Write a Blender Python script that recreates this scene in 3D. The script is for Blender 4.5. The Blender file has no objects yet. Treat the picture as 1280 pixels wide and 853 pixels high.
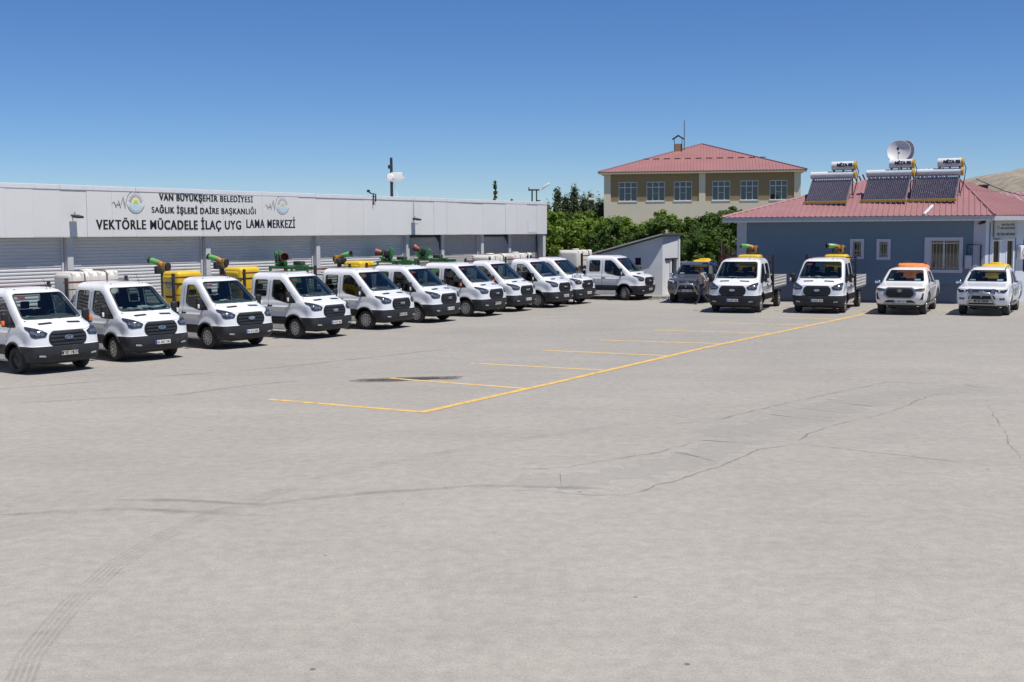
import bpy, bmesh, math, random
from mathutils import Vector, Matrix
from mathutils import noise as mnoise

# ---------------------------------------------------------------- camera, sky, sun, exposure
scene = bpy.context.scene
C = scene.collection
rad = math.radians
cam_d = bpy.data.cameras.new('camera')
cam = bpy.data.objects.new('camera', cam_d); C.objects.link(cam)
cam_d.lens = 43.3; cam_d.sensor_width = 36.0; cam_d.clip_start = 0.1; cam_d.clip_end = 6000
CAM_PITCH = math.atan(146.5 / 1540.0); CAM_ROLL = math.atan(0.008)
cam.matrix_world = (Matrix.Translation((0, 0, 3.8)) @ Matrix.Rotation(rad(90) - CAM_PITCH, 4, 'X')
                    @ Matrix.Rotation(-CAM_ROLL, 4, 'Z'))
scene.camera = cam

SUN_AZ, SUN_EL = 125.0, 66.0
world = bpy.data.worlds.new('World'); scene.world = world; world.use_nodes = True
wn = world.node_tree.nodes; wl = world.node_tree.links
bgn = wn['Background']
sky = wn.new('ShaderNodeTexSky'); sky.sky_type = 'NISHITA'; sky.sun_disc = False
sky.sun_elevation = rad(SUN_EL); sky.sun_rotation = rad(SUN_AZ)
sky.altitude = 3000; sky.air_density = 1.1; sky.dust_density = 0.0; sky.ozone_density = 10.0
hs = wn.new('ShaderNodeHueSaturation'); hs.inputs['Saturation'].default_value = 1.08; hs.inputs['Hue'].default_value = .505; hs.inputs['Value'].default_value = 1.0
wl.new(sky.outputs[0], hs.inputs['Color']); wl.new(hs.outputs[0], bgn.inputs[0]); bgn.inputs[1].default_value = 0.09
sun_d = bpy.data.lights.new('sun', 'SUN'); sun_d.energy = 5.0; sun_d.angle = rad(0.5); sun_d.color = (1.0, 0.94, 0.865)
sun = bpy.data.objects.new('sun', sun_d); C.objects.link(sun)
sv = Vector((math.sin(rad(SUN_AZ)) * math.cos(rad(SUN_EL)), math.cos(rad(SUN_AZ)) * math.cos(rad(SUN_EL)), math.sin(rad(SUN_EL))))
sun.rotation_euler = sv.to_track_quat('Z', 'Y').to_euler(); sun.location = (0, 0, 60)
vs = scene.view_settings
vs.view_transform = 'Standard'; vs.look = 'None'; vs.gamma = 1.0; vs.use_curve_mapping = False; vs.exposure = 0.15

# ---------------------------------------------------------------- materials
MATS = {}
def mat(name, col, rough=0.6, metal=0.0, var=0.12, scale=3.0, bump=0.0, bscale=40.0, coat=0.0, spec=0.5, col2=None, detail=5.0, dirt=None):
    if name in MATS: return MATS[name]
    m = bpy.data.materials.new(name); m.use_nodes = True; MATS[name] = m
    nt = m.node_tree; b = nt.nodes['Principled BSDF']
    tc = nt.nodes.new('ShaderNodeTexCoord'); nz = nt.nodes.new('ShaderNodeTexNoise')
    nz.inputs['Scale'].default_value = scale; nz.inputs['Detail'].default_value = detail
    oi = nt.nodes.new('ShaderNodeObjectInfo'); ml = nt.nodes.new('ShaderNodeMath'); ml.operation = 'MULTIPLY'; ml.inputs[1].default_value = 53.0
    va = nt.nodes.new('ShaderNodeVectorMath'); va.operation = 'ADD'
    nt.links.new(oi.outputs['Random'], ml.inputs[0]); nt.links.new(tc.outputs['Object'], va.inputs[0]); nt.links.new(ml.outputs[0], va.inputs[1])
    nt.links.new(va.outputs[0], nz.inputs['Vector'])
    cr = nt.nodes.new('ShaderNodeValToRGB')
    cr.color_ramp.elements[0].position = 0.3; cr.color_ramp.elements[1].position = 0.7
    c2 = col2 if col2 else tuple(c * (1 - var) for c in col)
    cr.color_ramp.elements[0].color = (*c2, 1); cr.color_ramp.elements[1].color = (*col, 1)
    nt.links.new(nz.outputs['Fac'], cr.inputs[0])
    out = cr.outputs[0]
    if dirt:
        n2 = nt.nodes.new('ShaderNodeTexNoise'); n2.inputs['Scale'].default_value = dirt[1]; n2.inputs['Detail'].default_value = 8
        n2.inputs['Roughness'].default_value = 0.7
        nt.links.new(va.outputs[0], n2.inputs['Vector'])
        mr = nt.nodes.new('ShaderNodeMapRange'); mr.inputs[1].default_value = dirt[2]; mr.inputs[2].default_value = dirt[2] + 0.2
        mr.inputs[4].default_value = dirt[3]
        nt.links.new(n2.outputs['Fac'], mr.inputs[0])
        mx = nt.nodes.new('ShaderNodeMix'); mx.data_type = 'RGBA'
        nt.links.new(mr.outputs[0], mx.inputs[0]); nt.links.new(out, mx.inputs[6]); mx.inputs[7].default_value = (*dirt[0], 1)
        out = mx.outputs[2]
    nt.links.new(out, b.inputs['Base Color'])
    b.inputs['Roughness'].default_value = rough; b.inputs['Metallic'].default_value = metal
    b.inputs['Coat Weight'].default_value = coat; b.inputs['Coat Roughness'].default_value = 0.06
    b.inputs['Specular IOR Level'].default_value = spec
    if bump:
        n3 = nt.nodes.new('ShaderNodeTexNoise'); n3.inputs['Scale'].default_value = bscale; n3.inputs['Detail'].default_value = 6
        nt.links.new(tc.outputs['Object'], n3.inputs['Vector'])
        bp = nt.nodes.new('ShaderNodeBump'); bp.inputs['Strength'].default_value = bump; bp.inputs['Distance'].default_value = 0.02
        nt.links.new(n3.outputs['Fac'], bp.inputs['Height']); nt.links.new(bp.outputs[0], b.inputs['Normal'])
    return m

def glass_mat(name, tint, ior=1.5):
    m = bpy.data.materials.new(name); m.use_nodes = True; MATS[name] = m
    nt = m.node_tree; nt.nodes.remove(nt.nodes['Principled BSDF'])
    out = nt.nodes['Material Output']
    tr = nt.nodes.new('ShaderNodeBsdfTransparent'); tr.inputs[0].default_value = (*tint, 1)
    gl = nt.nodes.new('ShaderNodeBsdfGlossy'); gl.inputs['Roughness'].default_value = 0.02
    lw = nt.nodes.new('ShaderNodeLayerWeight'); lw.inputs[0].default_value = 0.5
    pw = nt.nodes.new('ShaderNodeMath'); pw.operation = 'POWER'; pw.inputs[1].default_value = 4.0
    fr = nt.nodes.new('ShaderNodeMapRange'); fr.inputs[3].default_value = ((ior - 1) / (ior + 1)) ** 2 * 1.8; fr.inputs[4].default_value = 1.0
    nt.links.new(lw.outputs['Facing'], pw.inputs[0]); nt.links.new(pw.outputs[0], fr.inputs[0])
    mx = nt.nodes.new('ShaderNodeMixShader')
    nt.links.new(fr.outputs[0], mx.inputs[0]); nt.links.new(tr.outputs[0], mx.inputs[1]); nt.links.new(gl.outputs[0], mx.inputs[2])
    nt.links.new(mx.outputs[0], out.inputs['Surface'])
    return m

M = {}
M['paint'] = mat('white_vehicle_paint', (0.73, 0.75, 0.775), 0.28, coat=0.8, var=0.03, dirt=((0.50, 0.46, 0.40), 2.2, 0.56, 0.30))
M['paintpearl'] = mat('pearl_white_paint', (0.78, 0.775, 0.76), 0.30, coat=0.6, var=0.04, dirt=((0.5, 0.46, 0.40), 2.0, 0.58, 0.3))
M['silver'] = mat('silver_grey_paint', (0.14, 0.14, 0.148), 0.32, metal=0.55, coat=0.6, var=0.08)
M['inner'] = mat('cab_interior_trim', (0.045, 0.046, 0.05), 0.8)
M['seat'] = mat('seat_fabric', (0.035, 0.037, 0.042), 0.95)
M['dash'] = mat('dashboard_plastic', (0.11, 0.12, 0.125), 0.75)
M['plastic'] = mat('dark_bumper_plastic', (0.020, 0.022, 0.028), 0.6, var=0.25, dirt=((0.09, 0.085, 0.08), 3.0, 0.55, 0.40))
M['black'] = mat('black_rubber_trim', (0.012, 0.012, 0.013), 0.55)
M['tyre'] = mat('dusty_tyre_rubber', (0.045, 0.043, 0.041), 0.9, var=0.3, bump=0.3)
M['rim'] = mat('silver_wheel_cover', (0.58, 0.58, 0.58), 0.4, metal=0.55, var=0.2)
M['rimblack'] = mat('black_steel_rim', (0.035, 0.035, 0.038), 0.5)
M['chrome'] = mat('bright_chrome', (0.75, 0.76, 0.78), 0.15, metal=1.0)
M['steel'] = mat('brushed_steel_tube', (0.42, 0.42, 0.42), 0.35, metal=0.8)
M['chassis'] = mat('black_chassis_steel', (0.022, 0.022, 0.024), 0.6, dirt=((0.10, 0.09, 0.08), 4, 0.55, 0.5))
M['redbar'] = mat('red_brown_primer_bar', (0.14, 0.035, 0.03), 0.6)
M['bedwhite'] = mat('white_dropside_metal', (0.62, 0.62, 0.61), 0.45, metal=0.1, dirt=((0.32, 0.29, 0.25), 3, 0.52, 0.5))
M['bluebadge'] = mat('dark_blue_badge', (0.02, 0.035, 0.11), 0.3)
M['platewhite'] = mat('plate_white', (0.72, 0.72, 0.70), 0.45)
M['plateblack'] = mat('plate_black', (0.02, 0.02, 0.022), 0.4)
M['plateblue'] = mat('plate_blue', (0.02, 0.05, 0.35), 0.4)
M['orange'] = mat('orange_indicator', (0.85, 0.16, 0.02), 0.3)
M['lens'] = mat('headlamp_reflector', (0.45, 0.47, 0.50), 0.12, metal=0.7, scale=18, var=0.75)
M['lensdark'] = mat('headlamp_dark_housing', (0.05, 0.055, 0.065), 0.12, coat=1.0, scale=14, var=0.6)
M['sticker'] = mat('red_windscreen_sticker', (0.5, 0.04, 0.05), 0.6)
M['paper'] = mat('white_paper', (0.62, 0.66, 0.66), 0.8)
M['bluecloth'] = mat('blue_patterned_cloth', (0.1, 0.13, 0.45), 0.9, scale=25, col2=(0.5, 0.5, 0.6))
M['yellow'] = mat('yellow_plastic_cowl', (0.74, 0.49, 0.02), 0.4, var=0.15, coat=0.2, dirt=((0.42, 0.28, 0.05), 4, 0.60, 0.4))
M['ochre'] = mat('weathered_orange_metal', (0.42, 0.20, 0.03), 0.5, scale=6, var=0.4)
M['green'] = mat('green_machine_enamel', (0.03, 0.22, 0.05), 0.4, var=0.3, coat=0.2)
M['lime'] = mat('light_green_nozzle', (0.13, 0.42, 0.13), 0.4, var=0.2)
M['rednoz'] = mat('faded_red_nozzle', (0.22, 0.05, 0.035), 0.5, var=0.4, scale=6)
M['tank'] = mat('white_polyethylene_tank', (0.66, 0.64, 0.58), 0.5, var=0.06, dirt=((0.42, 0.36, 0.22), 2.5, 0.56, 0.5))
M['olive'] = mat('dark_olive_engine', (0.05, 0.07, 0.045), 0.6)
M['tarp'] = mat('orange_tarpaulin', (0.80, 0.24, 0.04), 0.7, var=0.3, scale=5, bump=0.6, bscale=6)
M['ink'] = mat('black_lettering', (0.008, 0.008, 0.010), 0.5)
M['wash'] = mat('green_tinted_lamp_lens', (0.42, 0.47, 0.5), 0.2)
G_front = glass_mat('windscreen_glass', (0.55, 0.67, 0.66))
G_side = glass_mat('side_window_glass', (0.26, 0.30, 0.30))
G_bld = glass_mat('window_glass', (0.35, 0.42, 0.45), 1.6)

# ---------------------------------------------------------------- object helpers
def new_mesh(name, bm, mats, smooth=None):
    bmesh.ops.recalc_face_normals(bm, faces=bm.faces)
    if smooth is not None:
        a = rad(smooth)
        for f in bm.faces: f.smooth = True
        for e in bm.edges:
            if len(e.link_faces) == 2 and e.calc_face_angle(0) > a: e.smooth = False
    me = bpy.data.meshes.new(name); bm.to_mesh(me); bm.free()
    for m in (mats if isinstance(mats, (list, tuple)) else [mats]): me.materials.append(m)
    return me
def link(name, data, parent=None, loc=(0, 0, 0), rot=(0, 0, 0)):
    o = bpy.data.objects.new(name, data); C.objects.link(o)
    o.location = loc; o.rotation_euler = rot
    if parent: o.parent = parent
    return o
def part(name, bm, mats, parent=None, loc=(0, 0, 0), rot=(0, 0, 0), smooth=None, label=None):
    o = link(name, new_mesh(name, bm, mats, smooth), parent, loc, rot)
    if label: o['label'] = label
    return o
def tag(o, label, cat, group=None, kind=None):
    if label: o['label'] = label
    if cat: o['category'] = cat
    if group: o['group'] = group
    if kind: o['kind'] = kind
    return o
def thing(name, label, cat, loc=(0, 0, 0), rz=0.0, group=None):
    return tag(link(name, None, None, loc, (0, 0, rz)), label, cat, group)
def struct(o): o['kind'] = 'structure'; return o
def copy_tree(o, parent=None):
    c = o.copy(); C.objects.link(c); c.parent = parent
    for ch in list(o.children): copy_tree(ch, c)
    return c
def T(x, y, z): return Matrix.Translation((x, y, z))
def RZ(a): return Matrix.Rotation(a, 4, 'Z')
def RY(a): return Matrix.Rotation(a, 4, 'Y')
def RX(a): return Matrix.Rotation(a, 4, 'X')
def BM(): return bmesh.new()
def box(bm, x0, x1, y0, y1, z0, z1, mi=0, bev=0.0, mtx=None, seg=2):
    b2 = bmesh.new(); bmesh.ops.create_cube(b2, size=1.0)
    for v in b2.verts:
        v.co = Vector(((x0 + x1) / 2 + v.co.x * (x1 - x0), (y0 + y1) / 2 + v.co.y * (y1 - y0), (z0 + z1) / 2 + v.co.z * (z1 - z0)))
    if bev: bmesh.ops.bevel(b2, geom=b2.edges[:], offset=bev, segments=seg, affect='EDGES', profile=0.5)
    join(bm, b2, mi, mtx)
def join(bm, b2, mi=0, mtx=None):
    mp = {}
    for v in b2.verts: mp[v] = bm.verts.new((mtx @ v.co) if mtx else v.co)
    for f in b2.faces:
        try: nf = bm.faces.new([mp[v] for v in f.verts]); nf.material_index = mi if mi is not None else f.material_index
        except ValueError: pass
    b2.free()
def lathe(bm, prof, seg=20, mi=0, mtx=None, axis='Z'):
    """prof: list of (radius, height) about Z; caps closed when radius is 0"""
    rings = []
    for r, h in prof:
        if r < 1e-6: rings.append([bm.verts.new((0, 0, h))])
        else: rings.append([bm.verts.new((r * math.cos(2 * math.pi * k / seg), r * math.sin(2 * math.pi * k / seg), h)) for k in range(seg)])
    nv = [v for r in rings for v in r]
    for a, b in zip(rings[:-1], rings[1:]):
        for k in range(seg):
            k2 = (k + 1) % seg
            if len(a) == 1 and len(b) == 1: continue
            if len(a) == 1: f = bm.faces.new((a[0], b[k2], b[k]))
            elif len(b) == 1: f = bm.faces.new((a[k], a[k2], b[0]))
            else: f = bm.faces.new((a[k], a[k2], b[k2], b[k]))
            f.material_index = mi
    m = Matrix.Identity(4)
    if axis == 'X': m = RY(rad(90))
    if axis == 'Y': m = RX(rad(-90))
    if mtx: m = mtx @ m
    for v in nv: v.co = m @ v.co
def cyl(bm, p0, p1, r0, r1=None, seg=10, mi=0, cap=True):
    r1 = r0 if r1 is None else r1
    p0 = Vector(p0); p1 = Vector(p1); d = (p1 - p0)
    q = d.to_track_quat('Z', 'Y').to_matrix().to_4x4()
    L = d.length; prof = [(r0, 0), (r1, L)]
    if cap: prof = [(0, 0)] + prof + [(0, L)]
    lathe(bm, prof, seg, mi, T(*p0) @ q)
def tube(bm, pts, r, seg=8, mi=0):
    pts = [Vector(p) for p in pts]; rings = []
    for i, p in enumerate(pts):
        d = (pts[min(i + 1, len(pts) - 1)] - pts[max(i - 1, 0)]).normalized()
        q = d.to_track_quat('Z', 'Y').to_matrix()
        rr = r[i] if isinstance(r, (list, tuple)) else r
        rings.append([bm.verts.new(p + q @ Vector((rr * math.cos(2 * math.pi * k / seg), rr * math.sin(2 * math.pi * k / seg), 0))) for k in range(seg)])
    for a, b in zip(rings[:-1], rings[1:]):
        for k in range(seg):
            f = bm.faces.new((a[k], a[(k + 1) % seg], b[(k + 1) % seg], b[k])); f.material_index = mi
    for rg in (rings[0], rings[-1]):
        f = bm.faces.new(rg); f.material_index = mi
def prism(bm, poly, h0, h1, mi=0, mtx=None, plane='XY'):
    """extrude a 2-D polygon; plane XY extrudes along Z, XZ along Y, YZ along X"""
    def P(a, b, h):
        v = {'XY': Vector((a, b, h)), 'XZ': Vector((a, h, b)), 'YZ': Vector((h, a, b))}[plane]
        return (mtx @ v) if mtx else v
    lo = [bm.verts.new(P(a, b, h0)) for a, b in poly]; hi = [bm.verts.new(P(a, b, h1)) for a, b in poly]
    fs = [bm.faces.new(lo), bm.faces.new(hi)]
    n = len(poly)
    for k in range(n): fs.append(bm.faces.new((lo[k], lo[(k + 1) % n], hi[(k + 1) % n], hi[k])))
    for f in fs: f.material_index = mi
def quad(bm, pts, mi=0):
    f = bm.faces.new([bm.verts.new(p) for p in pts]); f.material_index = mi; return f
CAP_H = 0.682
def text_mesh(name, s, w, h, depth=0.01, thick=0.0, align='L', spacing=1.0, cap=False, bold=0.0):
    """lettering mesh in the XZ plane, x from 0 to w, z from 0 to h, facing -Y"""
    cu = bpy.data.curves.new('lettering', 'FONT'); cu.body = s; cu.size = 1.0; cu.extrude = 0.02; cu.offset = thick
    cu.resolution_u = 4; cu.space_character = spacing; cu.fill_mode = 'BOTH'
    o = bpy.data.objects.new('lettering', cu); C.objects.link(o)
    dg = bpy.context.evaluated_depsgraph_get(); dg.update()
    me = bpy.data.meshes.new_from_object(o.evaluated_get(dg)); bpy.data.objects.remove(o); bpy.data.curves.remove(cu)
    xs = [v.co.x for v in me.vertices]; ys = [v.co.y for v in me.vertices]
    x0, x1, y0, y1 = min(xs), max(xs), min(ys), max(ys)
    if cap: y0, y1 = -thick, CAP_H + thick
    zs = [v.co.z for v in me.vertices]; zr = max(max(zs) - min(zs), 1e-6); zm = max(zs)
    for v in me.vertices:
        v.co = Vector(((v.co.x - x0) / (x1 - x0) * w, -(v.co.z - zm) / zr * depth - depth, (v.co.y - y0) / (y1 - y0) * h))
        v.co.y = -depth + (v.co.y + depth)
    me.name = name; me.materials.clear()
    if bold:
        b = bmesh.new(); b.from_mesh(me); sh = bold; b2 = b.copy()
        for v in b2.verts: v.co.x += sh; v.co.y -= .0006
        for v in b.verts: v.co.x -= 0
        join(b, b2); b.to_mesh(me); b.free()
    return me

# ---------------------------------------------------------------- vehicle shells
class Shell:
    """car body defined by level rows: (edge_z, half_width, x_front, z_front_centre, pull_front, x_rear, z_rear_centre, pull_rear)"""
    def __init__(s, rows, n=3.0): s.rows = rows; s.n = n
    def row(s, u):
        u = max(0.0, min(len(s.rows) - 1.0, u)); i = min(int(u), len(s.rows) - 2); f = u - i
        return [a + (b - a) * f for a, b in zip(s.rows[i], s.rows[i + 1])]
    def g(s, t): return 1 - (1 - min(1, abs(t)) ** s.n) ** (1 / s.n)
    def front(s, u, t):
        ze, W, xf, zf, pf = s.row(u)[:5]; g = s.g(t)
        return Vector((xf - pf * g, W * t, zf + (ze - zf) * g))
    def rear(s, u, t):
        r = s.row(u); g = s.g(t)
        return Vector((r[5] + r[7] * g, r[1] * t, r[6] + (r[0] - r[6]) * g))
    def u_of_edge_z(s, z):
        lo, hi = 0.0, len(s.rows) - 1.0
        for _ in range(30):
            m = (lo + hi) / 2
            if s.row(m)[0] < z: lo = m
            else: hi = m
        return (lo + hi) / 2
    def F(s, y, z):
        lo, hi = 0.0, len(s.rows) - 1.0
        for _ in range(28):
            m = (lo + hi) / 2; t = max(-1, min(1, y / s.row(m)[1]))
            if s.front(m, t).z < z: lo = m
            else: hi = m
        u = (lo + hi) / 2; t = max(-1, min(1, y / s.row(u)[1]))
        p = s.front(u, t); return Vector((p.x, y, z))
    bulge = staticmethod(lambda x, z: 0.0)
    def S(s, x, z, side=1):
        W = s.row(s.u_of_edge_z(z))[1]
        return Vector((x, side * (W + s.bulge(x, z)), z))
    def build(s, sub=2, inset=0.0, ncol=34, mat_fn=None):
        bm = bmesh.new(); rows = []
        nr = (len(s.rows) - 1) * sub + 1
        us = [i / sub for i in range(nr)]
        ts = [0, .15, .3, .45, .6, .72, .82, .89, .94, .975, 1.0]; ts = [-t for t in ts[:0:-1]] + ts
        grid = []
        for u in us:
            ring = [s.front(u, t) for t in ts]
            e = ring[-1]; e0 = ring[0]; re = s.rear(u, 1.0)
            z = e.z
            def side(sg):
                out = []
                for k in range(1, ncol):
                    f = k / ncol; f = f * f * (3 - 2 * f) * 0.35 + f * 0.65
                    x = e.x + (re.x - e.x) * f
                    fade = min(1.0, min(e.x - x, x - re.x) / 0.12)
                    out.append(Vector((x, sg * (s.row(u)[1] + s.bulge(x, z) * fade), z)))
                return out
            loop = ring + side(1) + [s.rear(u, t) for t in ts[::-1]] + side(-1)[::-1]
            if inset:
                cx = (s.row(u)[2] + s.row(u)[5]) / 2
                L = []
                for p in loop:
                    p = p.copy(); p.y *= (1 - inset / s.row(u)[1]); dx = p.x - cx
                    p.x -= math.copysign(min(inset * 1.2, abs(dx)), dx); L.append(p)
                loop = L
            grid.append([bm.verts.new(p) for p in loop])
        if inset:
            zt = s.rows[-1][3]
            for ringv in grid:
                for v in ringv: v.co.z = 0.45 + (v.co.z - 0.45) * (zt - 0.07 - 0.45) / (zt - 0.45) + (0.05 if v.co.z < 0.45 else 0)
        nL = len(grid[0])
        for a, b in zip(grid[:-1], grid[1:]):
            for k in range(nL):
                bm.faces.new((a[k], a[(k + 1) % nL], b[(k + 1) % nL], b[k]))
        nt = len(ts)
        for ringv, up in ((grid[-1], 1), (grid[0], 0)):
            fr = ringv[:nt]; rr = ringv[nt + ncol - 1: nt + ncol - 1 + nt][::-1]
            s1 = ringv[nt: nt + ncol - 1]; s0 = ringv[nt + ncol - 1 + nt:][::-1]
            prev = fr
            for k in range(ncol - 1):
                cur = [s0[k]]
                for j in range(1, nt - 1):
                    f = (k + 1) / ncol; f = f * f * (3 - 2 * f) * 0.35 + f * 0.65
                    cur.append(bm.verts.new(fr[j].co.lerp(rr[j].co, f)))
                cur.append(s1[k])
                for j in range(nt - 1): bm.faces.new((prev[j], prev[j + 1], cur[j + 1], cur[j]))
                prev = cur
            for j in range(nt - 1): bm.faces.new((prev[j], prev[j + 1], rr[j + 1], rr[j]))
        bmesh.ops.recalc_face_normals(bm, faces=bm.faces)
        for f in bm.faces:
            f.smooth = True
            if mat_fn: f.material_index = mat_fn(f.calc_center_median())
        return bm

def boolean(me, cutters):
    """difference of mesh and a list of bmesh cutters; returns a new mesh"""
    base = bpy.data.objects.new('base', me); C.objects.link(base); tmp = []
    for cb in cutters:
        bmesh.ops.recalc_face_normals(cb, faces=cb.faces)
        cm = bpy.data.meshes.new('cutter'); cb.to_mesh(cm); cb.free()
        co = bpy.data.objects.new('cutter', cm); C.objects.link(co); tmp.append(co)
        md = base.modifiers.new('cut', 'BOOLEAN'); md.operation = 'DIFFERENCE'; md.object = co; md.solver = 'EXACT'
    dg = bpy.context.evaluated_depsgraph_get(); dg.update()
    out = bpy.data.meshes.new_from_object(base.evaluated_get(dg))
    for o in tmp + [base]: bpy.data.objects.remove(o)
    return out

def densify(poly, step=0.08):
    out = []
    n = len(poly)
    for k in range(n):
        a, b = poly[k], poly[(k + 1) % n]; L = math.dist(a, b); m = max(1, int(L / step))
        for i in range(m): out.append((a[0] + (b[0] - a[0]) * i / m, a[1] + (b[1] - a[1]) * i / m))
    return out
def rounded(poly, r=0.04, seg=3):
    out = []; n = len(poly)
    for k in range(n):
        p0 = Vector(poly[k - 1]); p = Vector(poly[k]); p1 = Vector(poly[(k + 1) % n])
        a = (p0 - p); b = (p1 - p); rr = min(r, a.length * .45, b.length * .45)
        A = p + a.normalized() * rr; B = p + b.normalized() * rr
        for i in range(seg + 1):
            t = i / seg; q = A * (1 - t) ** 2 + p * 2 * t * (1 - t) + B * t * t; out.append((q.x, q.y))
    return out
def inpoly(p, poly):
    x, y = p; c = False; n = len(poly)
    for i in range(n):
        x0, y0 = poly[i]; x1, y1 = poly[(i + 1) % n]
        if (y0 > y) != (y1 > y) and x < (x1 - x0) * (y - y0) / (y1 - y0) + x0: c = not c
    return c
def patch(bm, poly, fn, off=0.006, thick=0.012, mi=0, step=0.1):
    """2-D polygon laid on a surface fn(a, b) -> Vector, raised by off and given thickness"""
    pts = densify(poly, step)
    b2 = bmesh.new()
    f = b2.faces.new([b2.verts.new((a, b, 0)) for a, b in pts])
    A = [p[0] for p in pts]; B = [p[1] for p in pts]
    g = bmesh.ops.triangulate(b2, faces=[f])
    def cut(lo, hi, ax):
        n = int((hi - lo) / step)
        for k in range(1, n + 1):
            c = lo + (hi - lo) * k / (n + 1); no = (1, 0, 0) if ax == 0 else (0, 1, 0); co = (c, 0, 0) if ax == 0 else (0, c, 0)
            bmesh.ops.bisect_plane(b2, geom=b2.verts[:] + b2.edges[:] + b2.faces[:], plane_co=co, plane_no=no)
    cut(min(A), max(A), 0); cut(min(B), max(B), 1)
    e = 0.004; lo, hi = {}, {}
    for v in b2.verts:
        a, b = v.co.x, v.co.y; p = fn(a, b)
        n = (fn(a + e, b) - fn(a - e, b)).cross(fn(a, b + e) - fn(a, b - e))
        n = n.normalized() if n.length > 1e-9 else Vector((1, 0, 0))
        if n.dot(p - Vector((-0.8, 0, 0.6))) < 0: n = -n
        hi[v] = bm.verts.new(p + n * off); lo[v] = bm.verts.new(p + n * (off - thick))
    for f in b2.faces:
        bm.faces.new([hi[v] for v in f.verts]).material_index = mi
        bm.faces.new([lo[v] for v in reversed(f.verts)]).material_index = mi
    for ed in b2.edges:
        if len(ed.link_faces) == 1:
            a, b = ed.verts
            bm.faces.new((hi[a], hi[b], lo[b], lo[a])).material_index = mi
    b2.free()
def sheet(bm, poly, fn, d):
    b2 = bmesh.new(); f = b2.faces.new([b2.verts.new((a, b, 0)) for a, b in densify(poly, .1)]); bmesh.ops.triangulate(b2, faces=[f])
    A = [v.co.x for v in b2.verts]; B = [v.co.y for v in b2.verts]
    for ax, lo, hi in ((0, min(A), max(A)), (1, min(B), max(B))):
        for k in range(1, 10):
            c = lo + (hi - lo) * k / 10; bmesh.ops.bisect_plane(b2, geom=b2.verts[:] + b2.edges[:] + b2.faces[:], plane_co=(c, 0, 0) if ax == 0 else (0, c, 0), plane_no=(1, 0, 0) if ax == 0 else (0, 1, 0))
    for v in b2.verts: v.co = fn(v.co.x, v.co.y) + d
    join(bm, b2)
def mirror_poly(poly): return [(-a, b) for a, b in poly]

def split_faces(me, idx):
    """move faces of one material index into a bmesh of their own"""
    a = bmesh.new(); a.from_mesh(me); b = a.copy()
    bmesh.ops.delete(a, geom=[f for f in a.faces if f.material_index == idx], context='FACES')
    bmesh.ops.delete(b, geom=[f for f in b.faces if f.material_index != idx], context='FACES')
    for f in b.faces: f.material_index = 0
    return a, b

def finish(bm, name, mats, smooth=38):
    a = rad(smooth)
    for f in bm.faces: f.smooth = True
    for e in bm.edges:
        if len(e.link_faces) == 2 and e.calc_face_angle(0) > a: e.smooth = False
    me = bpy.data.meshes.new(name); bm.to_mesh(me); bm.free()
    for m in mats: me.materials.append(m)
    return me

def wheel_meshes(r, w, style):
    bm = BM()
    lathe(bm, [(r * .66, -w / 2 + .01), (r * .80, -w / 2), (r * .93, -w / 2 + .005), (r * .985, -w / 2 + .03), (r, -w / 2 + .06), (r, w / 2 - .06),
               (r * .985, w / 2 - .03), (r * .93, w / 2 - .005), (r * .80, w / 2), (r * .66, w / 2 - .01), (r * .6, w / 2 - .04), (r * .6, -w / 2 + .04), (r * .66, -w / 2 + .01)], 32, axis='Y')
    tm = new_mesh('tyre', bm, M['tyre'], 50)
    bm = BM(); o = w / 2 - 0.035
    R = r * .655
    lathe(bm, [(0, o - .05), (R, o - .05)], 24, 1, axis='Y')
    if style == 'cover':
        lathe(bm, [(0, o + .045), (R * .22, o + .045), (R * .3, o + .02), (R * .55, o + .03), (R * .9, o + .012), (R, o + .02), (R, o - .02)], 24, axis='Y')
        for k in range(10):
            m = RY(k * math.pi / 5) @ T(R * .72, 0, 0)
            lathe(bm, [(0, o + .034), (R * .095, o + .033)], 10, 1, m @ Matrix.Diagonal((1.9, 1, 1, 1)), axis='Y')
        for k in range(5): lathe(bm, [(0, o + .05), (R * .05, o + .05), (R * .05, o + .03)], 6, 1, RY(k * math.pi * .4) @ T(R * .3, 0, 0), axis='Y')
    elif style == 'steel':
        lathe(bm, [(0, o + .02), (R * .3, o + .02), (R * .45, o - .01), (R * .9, o - .03), (R, o + .01), (R, o - .02)], 24, axis='Y')
        for k in range(6): lathe(bm, [(0, o + .03), (R * .08, o + .03), (R * .08, o)], 8, 1, RY(k * math.pi / 3) @ T(R * .3, 0, 0), axis='Y')
    else:
        lathe(bm, [(R * .9, o - .05), (R * .9, o + .01), (R, o + .015), (R, o - .02)], 24, axis='Y')
        lathe(bm, [(0, o + .03), (R * .24, o + .03), (R * .3, o - .02)], 12, axis='Y')
        for k in range(6):
            for d in (-.13, .13):
                a = k * math.pi / 3 + d
                box(bm, R * .2, R * .95, o - .03, o + .015, -R * .06, R * .06, 0, 0, RY(a))
    rm = new_mesh('rim', bm, [M['rimblack'] if style == 'steel' else M['rim'], M['black']], 45)
    return tm, rm
def add_wheel(parent, x, y, r, w, meshes, turn=0.0):
    e = link('wheel', meshes[0], parent, (x, y, r), (0, 0, turn + (0 if y > 0 else math.pi)))
    link('rim', meshes[1], e)
    return e
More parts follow.
